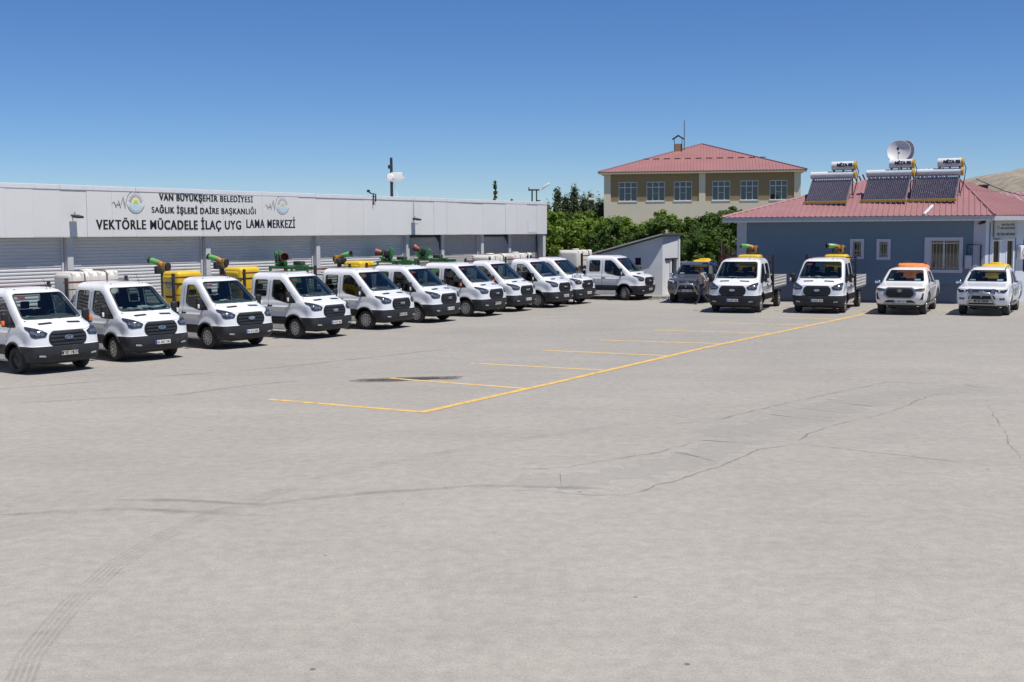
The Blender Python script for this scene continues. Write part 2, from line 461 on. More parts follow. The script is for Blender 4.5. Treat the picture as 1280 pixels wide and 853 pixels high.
# ---------------------------------------------------------------- light trucks
def truck_rows(xr):
    R = [(.28, .90, .80, .28, .22), (.34, .97, .90, .34, .26), (.48, 1.01, .955, .48, .30), (.62, 1.02, .965, .62, .30), (.725, 1.02, .955, .725, .30), (.745, 1.01, .925, .745, .29),
         (.86, 1.0, .92, .86, .29), (.98, 1.0, .91, .99, .29), (1.06, .995, .895, 1.09, .31), (1.11, .99, .86, 1.155, .34), (1.14, .985, .78, 1.20, .37),
         (1.17, .98, .66, 1.245, .37), (1.21, .97, .53, 1.30, .34), (1.25, .955, .41, 1.350, .29), (1.275, .945, .34, 1.38, .24), (1.45, .92, .14, 1.55, .23),
         (1.65, .89, -.09, 1.74, .22), (1.85, .855, -.31, 1.92, .21), (1.99, .825, -.47, 2.05, .20), (2.08, .78, -.62, 2.13, .19), (2.14, .70, -.80, 2.18, .18), (2.17, .6, -.95, 2.20, .15)]
    out = []
    for r in R:
        ze, W, xf, zf, pf = r
        if ze < 1.2: pf *= 1.12
        out.append((ze, W, xf, zf, pf, xr + (0.0 if ze < 1.9 else (ze - 1.9) * .25), zf if ze > 1.9 else ze, .05))
    return out
def sm(a, b, x):
    t = max(0, min(1, (x - a) / (b - a))); return t * t * (3 - 2 * t)
def truck_bulge(x, z):
    d = math.hypot(x, z - .36)
    arch = .036 * (1 - sm(.50, .66, d)) * sm(.3, .7, z)
    door = -.045 * sm(.68, .74, z) * (1 - sm(.88, 1.02, z + .12 * sm(-.5, -.2, x))) * sm(-.35, -.50, x) * 1.0
    crease = .022 * math.exp(-((z - 1.06) / .03) ** 2) * sm(-.1, -.4, x)
    return arch + door + crease

def build_truck(double):
    xr = -2.18 if double else -1.48
    S = Shell(truck_rows(xr), 3.0); S.bulge = truck_bulge
    def mf(c):
        if c.z < .735 and c.x > .30: return 2
        if c.x < -.30 and .47 < c.z < .735 and abs(c.y) > .8: return 3
        return 0
    outer = S.build(2, mat_fn=mf)
    inner = S.build(1, inset=.06, ncol=12)
    for f in inner.faces: f.normal_flip()
    for f in inner.faces: f.material_index = 1
    me_in = bpy.data.meshes.new('in'); inner.to_mesh(me_in); inner.free(); outer.from_mesh(me_in)
    me = bpy.data.meshes.new('shell'); outer.to_mesh(me); outer.free()
    for m in (M['paint'], M['inner'], M['plastic'], M['black']): me.materials.append(m)
    ws = rounded([(-.84, 1.415), (.84, 1.415), (.71, 2.045), (-.71, 2.045)], .10)
    fw = rounded([(.06, 1.21), (-.34, 1.19), (-.95, 1.30), (-1.12, 1.42), (-1.12, 1.97), (-.80, 1.97), (-.60, 1.84), (-.30, 1.53)], .05)
    rw = rounded([(-1.36, 1.40), (-1.96, 1.40), (-1.96, 1.97), (-1.36, 1.97)], .08)
    bw = rounded([(-.62, 1.40), (.62, 1.40), (.58, 1.98), (-.58, 1.98)], .06)
    cut = []
    b = BM(); prism(b, ws, -.9, 1.2, plane='YZ'); cut.append(b)
    b = BM(); prism(b, fw, -1.4, 1.4, plane='XZ'); cut.append(b)
    if double:
        b = BM(); prism(b, rw, -1.4, 1.4, plane='XZ'); cut.append(b)
    b = BM(); prism(b, bw, xr - .2, xr + .2, plane='YZ'); cut.append(b)
    for sg in (-1, 1):
        b = BM(); cyl(b, (0, sg * .62, .36), (0, sg * 1.3, .36), .435, seg=28); cut.append(b)
    me = boolean(me, cut)
    for p in me.polygons:
        c = p.center
        if abs(math.hypot(c.x, c.z - .36) - .435) < .02 and abs(p.normal.y) < .5 and p.material_index == 0: p.material_index = 3
    body_bm, bump_bm = split_faces(me, 2)
    body = finish(body_bm, 'body', [M['paint'], M['inner'], M['plastic'], M['black']])
    bumper = finish(bump_bm, 'bumper', [M['plastic']])
    t = thing('light_truck', '', 'truck')
    link('body', body, t); bp = link('bumper', bumper, t)
    # bumper details
    b = BM(); patch(b, rounded([(-.50, .37), (.50, .37), (.46, .50), (-.46, .50)], .03), S.F, .004, .012); part('lower_intake', b, M['black'], bp)
    for sg in (-1, 1):
        b = BM(); pl = rounded([(.58 * sg, .42), (.86 * sg, .44), (.87 * sg, .56), (.62 * sg, .53)], .02); patch(b, pl, S.F, .004, .012)
        part('fog_lamp_recess', b, M['black'], bp)
        b = BM(); pl = rounded([(.64 * sg, .455), (.82 * sg, .47), (.82 * sg, .515), (.66 * sg, .50)], .015); patch(b, pl, S.F, .010, .012)
        part('fog_lamp', b, M['wash'], bp)
    # grille
    gp = [(-.46, .735), (.46, .735), (.55, .87), (.53, 1.02), (.44, 1.115), (-.44, 1.115), (-.53, 1.02), (-.55, .87)]
    b = BM(); patch(b, rounded(gp, .06), S.F, .012, .03); gr = part('grille', b, M['black'], t, smooth=30)
    for k, (z0, hw) in enumerate(((.765, .46), (.86, .50), (.955, .50), (1.045, .46))):
        b = BM(); patch(b, rounded([(-hw, z0), (hw, z0), (hw - .01, z0 + .055), (-hw + .01, z0 + .055)], .02), S.F, .034, .03)
        part('grille_bar', b, M['plastic'], gr, smooth=30)
    p = S.F(0, .945); nrm = Vector((1, 0, .08))
    b = BM(); lathe(b, [(0, .03), (.115, .03), (.125, .015), (.125, 0)], 20, 0, T(p.x + .03, 0, .945) @ RY(rad(86)) @ Matrix.Diagonal((.46, 1, 1, 1)))
    bd = part('badge', b, M['chrome'], gr, smooth=30)
    b = BM(); lathe(b, [(0, .034), (.10, .034), (.105, .02)], 20, 0, T(p.x + .03, 0, .945) @ RY(rad(86)) @ Matrix.Diagonal((.44, 1, 1, 1)))
    part('badge_field', b, M['bluebadge'], gr, smooth=30)
    tmm = text_mesh('badge_script', 'Ford', .13, .055, .004, .01); tmm.materials.append(M['chrome'])
    link('badge_script', tmm, gr, (p.x + .068, -.065, .92), (0, 0, rad(90)))
    # headlamps, vents
    for sg in (-1, 1):
        hp = [(.555, 1.075), (.62, .965), (.88, .945), (.955, .985), (.965, 1.17), (.93, 1.245), (.76, 1.185)]
        b = BM(); patch(b, rounded([(a * sg, c) for a, c in hp], .025), S.F, .008, .02, step=.05); h = part('headlight', b, M['lensdark'], t, smooth=30)
        b = BM()
        for cy, cz, r in ((.70, 1.05, .052), (.81, 1.06, .060), (.90, 1.09, .048)):
            pc = S.F(cy * sg, cz); patch(b, [(cy * sg + r * math.cos(k * math.pi / 5), cz + r * .85 * math.sin(k * math.pi / 5)) for k in range(10)], S.F, .014, .01)
        part('lamp_reflector', b, M['lens'], h, smooth=30)
        v0 = .22 * sg; v1 = .60 * sg
        b = BM(); patch(b, rounded([(v0, 1.285), (v1, 1.27), (v1, 1.31), (v0, 1.325)], .012), S.F, .004, .012); part('bonnet_vent', b, M['black'], t)
    # bonnet seam line
    b = BM()
    for pl in ([(-.9, 1.205), (-.55, 1.13), (-.55, 1.123), (-.9, 1.197)], [(.55, 1.13), (.9, 1.205), (.9, 1.197), (.55, 1.123)], [(-.55, 1.13), (.55, 1.13), (.55, 1.123), (-.55, 1.123)]):
        patch(b, pl, S.F, .002, .006)
    part('bonnet_seam', b, M['black'], t)
    # glass
    ws2 = rounded([(-.86, 1.40), (.86, 1.40), (.725, 2.06), (-.725, 2.06)], .10)
    b = BM(); sheet(b, ws2, S.F, Vector((-.004, 0, -.003))); w = part('windscreen', b, G_front, t, smooth=60)
    b = BM()
    ring = densify(ws2, .08); inr = [(a * .965, 1.72 + (c - 1.72) * .95) for a, c in ring]
    for k in range(len(ring)):
        k2 = (k + 1) % len(ring); vs_ = [b.verts.new(S.F(*q) + Vector((.006, 0, .004))) for q in (ring[k], ring[k2], inr[k2], inr[k])]; b.faces.new(vs_)
    bmesh.ops.remove_doubles(b, verts=b.verts, dist=.001)
    part('windscreen_seal', b, M['black'], w, smooth=60)
    for sg in (-1, 1):   # wipers
        b = BM(); tube(b, [S.F(.0 + .1 * sg, 1.40) + Vector((.02, 0, .01)), S.F(.35 * sg + .0, 1.45) + Vector((.03, 0, .02)), S.F(.62 * sg - .05, 1.47) + Vector((.03, 0, .02))], .008, 6)
        part('wiper', b, M['black'], w)
    b = BM(); patch(b, rounded([(-.64, 1.93), (-.44, 1.93), (-.43, 1.99), (-.62, 1.99)], .01), S.F, -.014, .004); st = part('windscreen_sticker', b, M['sticker'], w)
    for sg in (-1, 1):
        f = lambda x, z, sg=sg: S.S(x, z, sg) + Vector((0, -sg * .016, 0))
        def glass(poly, name):
            b = BM(); pts = densify(poly, .12)
            fc = b.faces.new([b.verts.new(f(*q)) for q in pts]); bmesh.ops.triangulate(b, faces=[fc])
            o = part(name, b, G_side, t)
            b = BM(); cx = sum(q[0] for q in pts) / len(pts); cz = sum(q[1] for q in pts) / len(pts)
            for k in range(len(pts)):
                q0, q1 = pts[k], pts[(k + 1) % len(pts)]
                I = lambda q: (cx + (q[0] - cx) * .945, cz + (q[1] - cz) * .945)
                b.faces.new([b.verts.new(S.S(*q, sg) + Vector((0, sg * .003, 0))) for q in (q0, q1)] + [b.verts.new(S.S(*I(q), sg) + Vector((0, -sg * .012, 0))) for q in (q1, q0)])
            part('window_seal', b, M['black'], o)
            return o
        glass(fw, 'front_door_window')
        b = BM(); patch(b, [(.05, 1.215), (-.26, 1.20), (-.26, 1.50)], lambda x, z, sg=sg: S.S(x, z, sg), .004 , .008); part('quarter_panel', b, M['black'], t)
        if double: glass(rw, 'rear_door_window')
        # door seams
        b = BM(); Sx = lambda x, z, sg=sg: S.S(x, z, sg)
        xs = (-1.24,) + ((-2.08,) if double else ())
        for x in xs: patch(b, [(x - .006, .47), (x + .006, .47), (x + .006, 2.02), (x - .006, 2.02)], Sx, .002, .004, step=.12)
        patch(b, [(-.47, .47), (-.458, .47), (-.42, .9), (-.21, 1.20), (-.222, 1.20), (-.432, .9)], Sx, .002, .004, step=.12)
        part('door_seam', b, M['black'], t)
        for x in ((-1.12,) + ((-1.95,) if double else ())):
            p = S.S(x, 1.10, sg)
            b = BM(); box(b, -.10, .10, -.022, .022, -.018, .018, bev=.012); box(b, -.11, -.06, -.012, .012, -.045, .03, bev=.006)
            part('door_handle', b, M['black'], t, (p.x, p.y + sg * .015, p.z), smooth=40)
        # wheel-arch lip
        b = BM(); n = 16
        arc = [(math.cos(a) * .482, .36 + math.sin(a) * .482) for a in [rad(-8) + rad(196) * k / n for k in range(n + 1)]]
        arci = [(math.cos(a) * .43, .36 + math.sin(a) * .43) for a in [rad(-8) + rad(196) * k / n for k in range(n + 1)]]
        def SA(x, z, sg=sg):
            z2 = max(z, .3); p = S.S(x, z2, sg)
            if x > .3: fx = S.row(S.u_of_edge_z(z2)); 
            return Vector((x, p.y, z))
        for k in range(n): patch(b, [arc[k], arc[k + 1], arci[k + 1], arci[k]], SA, .012, .03, step=.3)
        bmesh.ops.remove_doubles(b, verts=b.verts, dist=.0015)
        part('wheel_arch_lip', b, M['plastic'], t, smooth=30)
        b = BM(); box(b, -.56, -.42, sg * .72 - .14, sg * .72 + .14, .16, .46, bev=.01); part('mud_flap', b, M['black'], t)
        # mirrors
        b = BM(); box(b, -.06, .06, -.10, .10, -.19, .17, bev=.05, seg=3); box(b, -.03, .03, -.26 if sg > 0 else .05, -.05 if sg > 0 else .26, -.13, -.07, bev=.01)
        mo = part('mirror', b, M['black'], t, (-.12, sg * 1.17, 1.42), (0, 0, rad(-8) * sg), smooth=35)
        b = BM(); box(b, .03, .075, -.03 + sg * .075, .03 + sg * .075, -.15, -.02, bev=.012); part('mirror_indicator', b, M['platewhite'], mo, smooth=35)
        # lower side cladding strip light
        b = BM(); cyl(b, (-.2, sg * 1.0, .78), (.0, sg * 1.0, .78), .001)
        b.free()
    # interior
    b = BM()
    for y, w_ in ((-.55, .26), (.05, .26), (.56, .26)):
        for x in ([-.95] + ([-1.75] if double else [])):
            box(b, x - .25, x + .25, y - w_, y + w_, .75, 1.02, bev=.05)
            box(b, x - .36, x - .22, y - w_ * .92, y + w_ * .92, .95, 1.58, bev=.05)
            box(b, x - .36, x - .25, y - .12, y + .12, 1.60, 1.80, bev=.035)
    part('seats', b, M['seat'], t, smooth=40)
    b = BM(); prism(b, [(-.46, 1.05), (.26, 1.05), (.26, 1.375), (-.05, 1.415), (-.40, 1.45), (-.47, 1.40)], -.84, .84, plane='XZ'); box(b, -.52, -.2, .28, .74, 1.36, 1.475, bev=.05); part('dashboard', b, M['dash'], t, smooth=40)
    b = BM()
    pts = [Vector((-.56 - .10 * math.sin(a), .50 + .19 * math.cos(a + 0), 1.40 + .17 * math.sin(a))) for a in [2 * math.pi * k / 14 for k in range(15)]]
    tube(b, pts, .014, 6); part('steering_wheel', b, M['black'], t)
    b = BM(); lathe(b, [(0, .04), (.025, .03), (.03, 0)], 8, 0, T(-.75, -.52, 2.13)); lathe(b, [(0, .04), (.025, .03), (.03, 0)], 8, 0, T(-.75, .52, 2.13))
    part('roof_marker', b, M['black'], t)
    b = BM(); tube(b, [(-.62, .36, 2.12), (-.85, .38, 2.42)], .006, 5); part('aerial', b, M['black'], t)
    # wheels
    wm = wheel_meshes(.35, .225, 'cover')
    turn = 0.0
    for y in (-.88, .88): add_wheel(t, 0, y, .35, .225, wm, turn)
    wb = -3.95
    for y in (-.86, .86): add_wheel(t, wb, y, .35, .225, wm)
    # chassis
    b = BM()
    for y in (-.42, .42): box(b, -5.0, xr + .6, y - .05, y + .05, .52, .70)
    for x in (-2.4, -3.1, -3.95, -4.8): box(b, x - .05, x + .05, -.9, .9, .60, .68)
    cyl(b, (wb, -.85, .35), (wb, .85, .35), .07); box(b, wb - .16, wb + .16, -.17, .17, .20, .50, bev=.05)
    cyl(b, (0, -.8, .32), (0, .8, .32), .06); box(b, -.5, .5, -.45, .45, .22, .5)
    box(b, -3.2, -2.5, .45, .9, .35, .62, bev=.03); box(b, wb + .42, wb + .47, -.98, -.68, .2, .7); box(b, wb + .42, wb + .47, .68, .98, .2, .7)
    part('chassis', b, M['chassis'], t)
    # load bed
    x0 = xr - .14
    b = BM(); box(b, -5.05, x0, -1.03, 1.03, .86, .93); part('bed_floor', b, M['bedwhite'], t)
    for sg in (-1, 1):
        b = BM(); y = sg * 1.03
        box(b, -5.0, x0 - .06, y - .015, y + .015, .92, 1.34)
        for z in (.925, 1.05, 1.18, 1.31): box(b, -5.0, x0 - .06, y - .028, y + .028, z, z + .05, bev=.008)
        for x in (-5.03, (x0 - 5.0) / 2 - .03): box(b, x - .03, x + .03, y - .034, y + .034, .88, 1.37)
        part('drop_side', b, M['bedwhite'], t)
    b = BM(); box(b, -5.07, -5.04, -1.0, 1.0, .92, 1.34)
    for z in (.925, 1.05, 1.18, 1.31): box(b, -5.085, -5.03, -1.0, 1.0, z, z + .05, bev=.008)
    part('tailgate', b, M['bedwhite'], t)
    for sg in (-1, 1):
        b = BM(); box(b, x0 - .05, x0 + .03, sg * 1.0 - .04, sg * 1.0 + .04, .62, 2.31, bev=.008); part('headboard_post', b, M['chassis'], t)
    b = BM(); box(b, x0 - .04, x0 + .02, -1.08, 1.08, 2.15, 2.205, bev=.006); part('headboard_bar', b, M['redbar'], t)
    b = BM(); box(b, x0 - .025, x0 - .005, -.96, .96, .93, 1.42)
    for z in (1.60, 1.95): box(b, x0 - .03, x0 - .0, -.96, .96, z, z + .03)
    part('headboard_mesh', b, M['chassis'], t)
    return t, S

def add_plate(t, S, text, style='white', z=.535, y0=0, xoff=0, fn=None, w=.50):
    fn = fn or S.F; p = fn(y0, z); x = p.x + .012 + xoff
    b = BM(); box(b, x, x + .012, y0 - w / 2, y0 + w / 2, z - .056, z + .056)
    pl = part('number_plate', b, M['platewhite'] if style == 'white' else M['plateblack'], t)
    if style == 'white':
        b = BM(); box(b, x + .012, x + .015, y0 - w / 2, y0 - w / 2 + .055, z - .056, z + .056); part('plate_band', b, M['plateblue'], pl)
    tm = text_mesh('plate_lettering', text, w * .80, .072, .003, .012)
    tm.materials.append(M['ink'] if style == 'white' else M['platewhite'])
    link('plate_lettering', tm, pl, (x + .012, y0 - w / 2 + .068, z - .036), (0, 0, rad(90)))
    if style != 'white':
        b = BM(); tube(b, [(x + .013, y0 - w / 2 + .01, z - .048), (x + .013, y0 + w / 2 - .01, z - .048), (x + .013, y0 + w / 2 - .01, z + .048), (x + .013, y0 - w / 2 + .01, z + .048), (x + .013, y0 - w / 2 + .01, z - .048)], .004, 4)
        part('plate_border', b, M['platewhite'], pl)

truck_double, S_d = build_truck(True)
truck_single, S_s = build_truck(False)
steel_wheels = wheel_meshes(.35, .225, 'steel')

def face(h): return rad(90 - h)
TRUCKS = [
 # x, y, heading, cab, plate, style, label
 (-12.36, 32.78, 129, 's', '65 ABG 763', 'black', 'white light truck at the left edge, with black steel wheels and orange mirror indicators'),
 (-10.70, 35.60, 130, 'd', '65 AEC 100', 'white', 'white double-cab light truck with papers along its dashboard, carrying a ribbed water tank'),
 (-8.86, 38.94, 129, 's', '65 ACZ 808', 'white', 'white single-cab light truck, third from the left, carrying a yellow fogging machine'),
 (-6.75, 42.16, 124, 'd', '65 ACY 406', 'white', 'white double-cab light truck, fourth from the left, with a yellow fogging machine behind its cab'),
 (-4.81, 45.63, 122, 'd', '65 ABY 216', 'black', 'white double-cab light truck with a black number plate, fifth from the left'),
 (-3.22, 48.51, 121, 'd', '65 ACV 485', 'white', 'white double-cab light truck, sixth from the left, carrying the machine whose barrel points right'),
 (-1.40, 51.51, 121, 'd', '65 ACS 370', 'black', 'white light truck with orange mirror indicator, seventh in row'),
 (-.10, 54.13, 121, 's', '65 ACV 481', 'white', 'white single-cab light truck, eighth in the row'),
 (1.65, 56.50, 121, 's', '65 ABZ 207', 'white', 'white single-cab light truck with blue patterned cloth behind its windscreen'),
 (2.84, 58.75, 121, 's', '65 ACV 480', 'white', 'white light truck at the far end of the row, behind the person in dark cap'),
 (6.04, 61.50, 119, 'd', '65 ABY 214', 'black', 'white double-cab light truck parked apart, side-on in front of the small shed'),
 (9.58, 52.25, 203, 'd', '65 ACT 425', 'white', 'white double-cab dropside truck beside the walking man, at the blue office'),
 (12.98, 51.65, 204, 'd', '65 ACT 462', 'white', 'white double-cab dropside truck next to the pearl white pickup'),
]
GT = 'light trucks parked in the depot yard'
truck_objs = []
first = {'s': True, 'd': True}
specs = []
for i, (x, y, h, cab, plate, sty, lab) in enumerate(TRUCKS):
    src = truck_single if cab == 's' else truck_double
    o = copy_tree(src)
    o.location = (x, y, 0); o.rotation_euler = (0, 0, face(h))
    if i > 10: o.scale = (1.03, 1.04, 1.025)
    tag(o, lab, 'truck', GT)
    add_plate(o, S_s if cab == 's' else S_d, plate, sty)
    truck_objs.append(o)
_bs = {}
def badge_silver(me):
    if me.name not in _bs:
        n_ = me.copy(); n_.materials[0] = M['steel']; _bs[me.name] = n_; _bs[n_.name] = n_
    return _bs[me.name]
def kids(o, base): return [c for c in o.children if c.name.split('.')[0] == base]
def remove_tree(o):
    for c in list(o.children): remove_tree(c)
    bpy.data.objects.remove(o)
remove_tree(truck_single); remove_tree(truck_double)
for i, o in enumerate(truck_objs):
    if i == 0:
        for w in kids(o, 'wheel'):
            for r in w.children: r.data = steel_wheels[1]
    if i in (0, 6):
        for m_ in kids(o, 'mirror'):
            for c in m_.children:
                c.data = c.data.copy(); c.data.materials[0] = M['orange']; c.scale = (1.25, 1.5, 1.0)
    if i not in (0, 1):
        for g_ in kids(o, 'grille'):
            for c in g_.children:
                if c.name.startswith('badge_field'): c.data = badge_silver(c.data)
    if i in (1, 11):
        for w in kids(o, 'windscreen'):
            for c in list(w.children):
                if c.name.startswith('windscreen_sticker'): bpy.data.objects.remove(c)
    if i in (1, 3, 10):
        for w in kids(o, 'wheel'):
            if w.location.x > -1: w.rotation_euler.z += rad(-32 if i == 10 else -8)
    S = S_s if TRUCKS[i][3] == 's' else S_d
    # things lying on the dashboard
    rng = random.Random(50 + i); b = BM(); n = {1: 16, 11: 5, 8: 12}.get(i, 2)
    for k in range(n):
        y = rng.uniform(-.7, .7) if n > 5 else rng.uniform(-.7, -.1); x = rng.uniform(-.28, .04); s_ = rng.uniform(.06, .14)
        m_ = T(x, y, 1.43 - (x + .05) * .12 + k * .002) @ RZ(rng.uniform(0, 3)) @ RX(rng.uniform(-.2, .2)) @ RY(rng.uniform(-.25, .1))
        box(b, -s_, s_, -s_ * .7, s_ * .7, 0, .012 + (.03 if n > 5 else 0), mtx=m_)
    part('dashboard_papers' if i != 8 else 'dashboard_cloth', b, M['bluecloth'] if i == 8 else M['paper'], o)
TL = truck_objs

# ---------------------------------------------------------------- loads on the trucks
def on(i, x, y, z=.93):
    """a point in truck i's own frame"""
    t = TRUCKS[i]; a = face(t[2]); return (t[0] + x * math.cos(a) - y * math.sin(a), t[1] + x * math.sin(a) + y * math.cos(a), z)
def fogger(label, loc, rz, aim=rad(180), tilt=rad(12), post=.45, cat='fogging machine', low=False, paint='yellow', barrel='lime', PX=-1.02):
    """yellow cowl with a swivelling barrel on top"""
    t = thing('fogging_machine', label, cat, loc, rz, 'yellow fogging machines')
    b = BM(); H = .62 if low else 1.42
    box(b, -.42, .46, -.50, .50, .16, H, bev=.13, seg=4)
    box(b, -.34, .34, -.53, .53, H - .34, H - .14, bev=.05)
    part('cowl', b, M[paint], t, smooth=50)
    b = BM(); box(b, -.50, .52, -.56, .56, 0, .14); box(b, -.44, .48, -.515, .515, H - .40, H - .375); part('base_frame', b, M['chassis'], t)
    if not low:
        for sg in (-1, 1):
            b = BM(); lathe(b, [(.0, .012), (.15, .012), (.16, 0)], 20, 0, T(0, sg * .503, .98) @ RX(rad(-90 * sg)))
            r_ = part('round_sticker', b, M['platewhite'], t)
            b = BM()
            for k in range(4): box(b, -.10 + .02 * abs(k - 1.5), .10 - .02 * abs(k - 1.5), -.003, .003, -.09 + k * .05, -.07 + k * .05, mtx=T(0, sg * .518, .98))
            lathe(b, [(.125, 0), (.14, .004), (.125, .004)], 20, 0, T(0, sg * .517, .98) @ RX(rad(-90 * sg)))
            part('sticker_print', b, M['ink'], r_)
            b = BM(); box(b, -.2, .2, -.004, .004, .55, .62, mtx=T(0, sg * .505, 0)); part('louvre', b, M['ink'], t)
    # swivel post and barrel
    px = PX; zt = H + post; CS = .80
    b = BM(); cyl(b, (px, 0, 0), (px, 0, H - .05), .09, mi=0); box(b, px - .16, px + .16, -.16, .16, H - .08, H + .10, bev=.03)
    sw = part('swivel_post', b, M['olive'], t, smooth=40)
    A = Vector((px, 0, zt)); SC = Matrix.Translation(A) @ Matrix.Scale(CS, 4) @ Matrix.Translation(-A); d = Vector((math.cos(aim) * math.cos(tilt), math.sin(aim) * math.cos(tilt), math.sin(tilt)))
    b = BM(); tube(b, [(px, 0, H + .08), (px, 0, zt - .14), A + d * .06 + Vector((0, 0, -.03)), A + d * .24], [.12, .13, .13, .12], 12)
    box(b, -.10, .05, -.18, .18, -.30, .12, bev=.03, mtx=T(*A) @ RZ(aim) @ T(-.12, 0, -.05))
    b.transform(SC); part('elbow', b, M['ochre'], t, smooth=40)
    b = BM(); box(b, -.20, .16, -.15, .15, -.34, -.02, bev=.04, mtx=T(*A) @ RZ(aim) @ T(.20, 0, -.06)); lathe(b, [(0, -.05), (.17, -.05), (.17, .05), (0, .05)], 14, 0, T(*A) @ RZ(aim) @ T(-.24, 0, -.1) @ RY(rad(90)))
    b.transform(SC); part('blower', b, M['chassis'], t, smooth=40)
    q = d.to_track_quat('Z', 'Y').to_matrix().to_4x4()
    b = BM(); lathe(b, [(.11, .2), (.125, .25), (.13, .62), (.12, .64), (.10, .3)], 16, 0, T(*A) @ q); b.transform(SC); bo = part('barrel', b, M[barrel], t, smooth=40)
    b = BM(); lathe(b, [(.0, .60), (.118, .62), (.140, .63), (.145, .72), (.125, .72), (.115, .62)], 16, 0, T(*A) @ q); b.transform(SC); part('muzzle', b, M['chassis'], bo, smooth=40)
    return t
def sprayer(label, loc, rz, aim=0.0, tilt=rad(5), flip=1):
    """green mist blower on a green frame with a flared red nozzle"""
    t = thing('mist_sprayer', label, 'sprayer', loc, rz, 'green mist sprayers')
    b = BM()
    for y in (-.6, .6): box(b, -.45, -.38, y - .035, y + .035, 0, 1.36); box(b, .38, .45, y - .035, y + .035, 0, 1.36)
    for x in (-.41, .41): box(b, x - .035, x + .035, -.66, .66, 1.36, 1.45)
    for y in (-.6, .0, .6): box(b, -.378, .378, y - .03, y + .03, 1.37, 1.44)
    box(b, .45, 1.75, -.62, -.50, 1.34, 1.45); box(b, .9, 1.3, -.66, -.46, 1.30, 1.50)
    part('support_frame', b, M['green'], t)
    b = BM(); box(b, -.36, .36, -.55, .55, .08, 1.15, bev=.12, seg=3); part('liquid_tank', b, M['lime'], t, smooth=50)
    b = BM(); box(b, -.1, .3, .34, .62, 1.46, 1.62, bev=.03); part('control_box', b, M['olive'], t, smooth=40)
    b = BM(); box(b, -.58, -.22, -.18, .18, 1.44, 1.52, bev=.03); lathe(b, [(0, 0), (.16, 0), (.16, .05), (0, .05)], 16, 0, T(-.4, 0, 1.52)); part('turntable', b, M['chassis'], t, smooth=40)
    A = Vector((-.40, 0, 1.76)); m_ = T(*A) @ RZ(aim) @ RY(-tilt) @ Matrix.Scale(.84, 4)
    b = BM(); lathe(b, [(.16, .02), (.19, -.22), (.19, -.26), (.15, -.26), (.15, .0)], 18, 0, m_ @ RY(rad(90)) @ T(0, 0, .12)); 
    box(b, -.36, -.20, -.22, .22, -.26, .30, bev=.05, mtx=m_); box(b, -.22, -.12, -.05, .05, -.42, .34, bev=.02, mtx=m_)
    part('fan_shroud', b, M['green'], t, smooth=45)
    b = BM(); box(b, -.2, .22, -.2, .2, -.16, .20, bev=.07, mtx=m_); cyl(b, (-.4, 0, 1.56), (-.4, 0, 1.7), .08); part('motor', b, M['chassis'], t, smooth=45)
    b = BM(); box(b, .10, .16, -.23, .23, -.36, .20, bev=.02, mtx=m_); box(b, .0, .3, -.22, -.17, -.30, -.22, bev=.01, mtx=m_); box(b, .0, .3, .17, .22, -.30, -.22, bev=.01, mtx=m_)
    part('yoke', b, M['green'], t, smooth=45)
    b = BM(); lathe(b, [(.12, .2), (.14, .26), (.20, .50), (.205, .56), (.18, .56), (.12, .3)], 18, 0, m_ @ RY(rad(90))); n_ = part('nozzle', b, M['rednoz'], t, smooth=45)
    b = BM(); lathe(b, [(0, .42), (.10, .43), (.12, .40), (.12, .35)], 16, 0, m_ @ RY(rad(90))); part('nozzle_core', b, M['chassis'], n_, smooth=45)
    return t
def water_tank(label, loc, rz, L=1.15, W=1.8, H=1.25):
    t = thing('water_tank', label, 'water tank', loc, rz, 'white plastic water tanks')
    b = BM(); box(b, -L / 2, L / 2, -W / 2, W / 2, .06, H, bev=.16, seg=4)
    n = 6
    for k in range(n):
        y = -W / 2 + W * (k + .5) / n; box(b, -L / 2 - .02, L / 2 + .02, y - .075, y + .075, .12, H + .022, bev=.07, seg=3)
    part('tank_body', b, M['tank'], t, smooth=50)
    b = BM(); lathe(b, [(0, .09), (.17, .08), (.19, .05), (.19, 0)], 18, 0, T(0, 0, H)); part('filler_cap', b, M['tank'], t, smooth=40)
    for y in (-W * .22, W * .22):
        b = BM(); tube(b, [(-L / 2 - .035, y, .02), (-L / 2 - .035, y, H - .06), (-L / 2 + .08, y, H + .035), (L / 2 - .08, y, H + .035), (L / 2 + .035, y, H - .06), (L / 2 + .035, y, .02)], .014, 5)
        part('strap', b, M['chassis'], t)
    b = BM(); box(b, -L / 2 - .06, L / 2 + .06, -W / 2 - .05, W / 2 + .05, 0, .06); part('cradle', b, M['chassis'], t)
    b = BM(); cyl(b, (L / 2 - .2, -W / 2, .25), (L / 2 - .2, -W / 2 - .12, .25), .05); part('outlet', b, M['chassis'], t)
    return t
def rz_of(i): return face(TRUCKS[i][2])

water_tank('ribbed white water tank on the second truck from the left', on(1, -3.05, .1), rz_of(1), L=1.0, W=1.7, H=1.52)

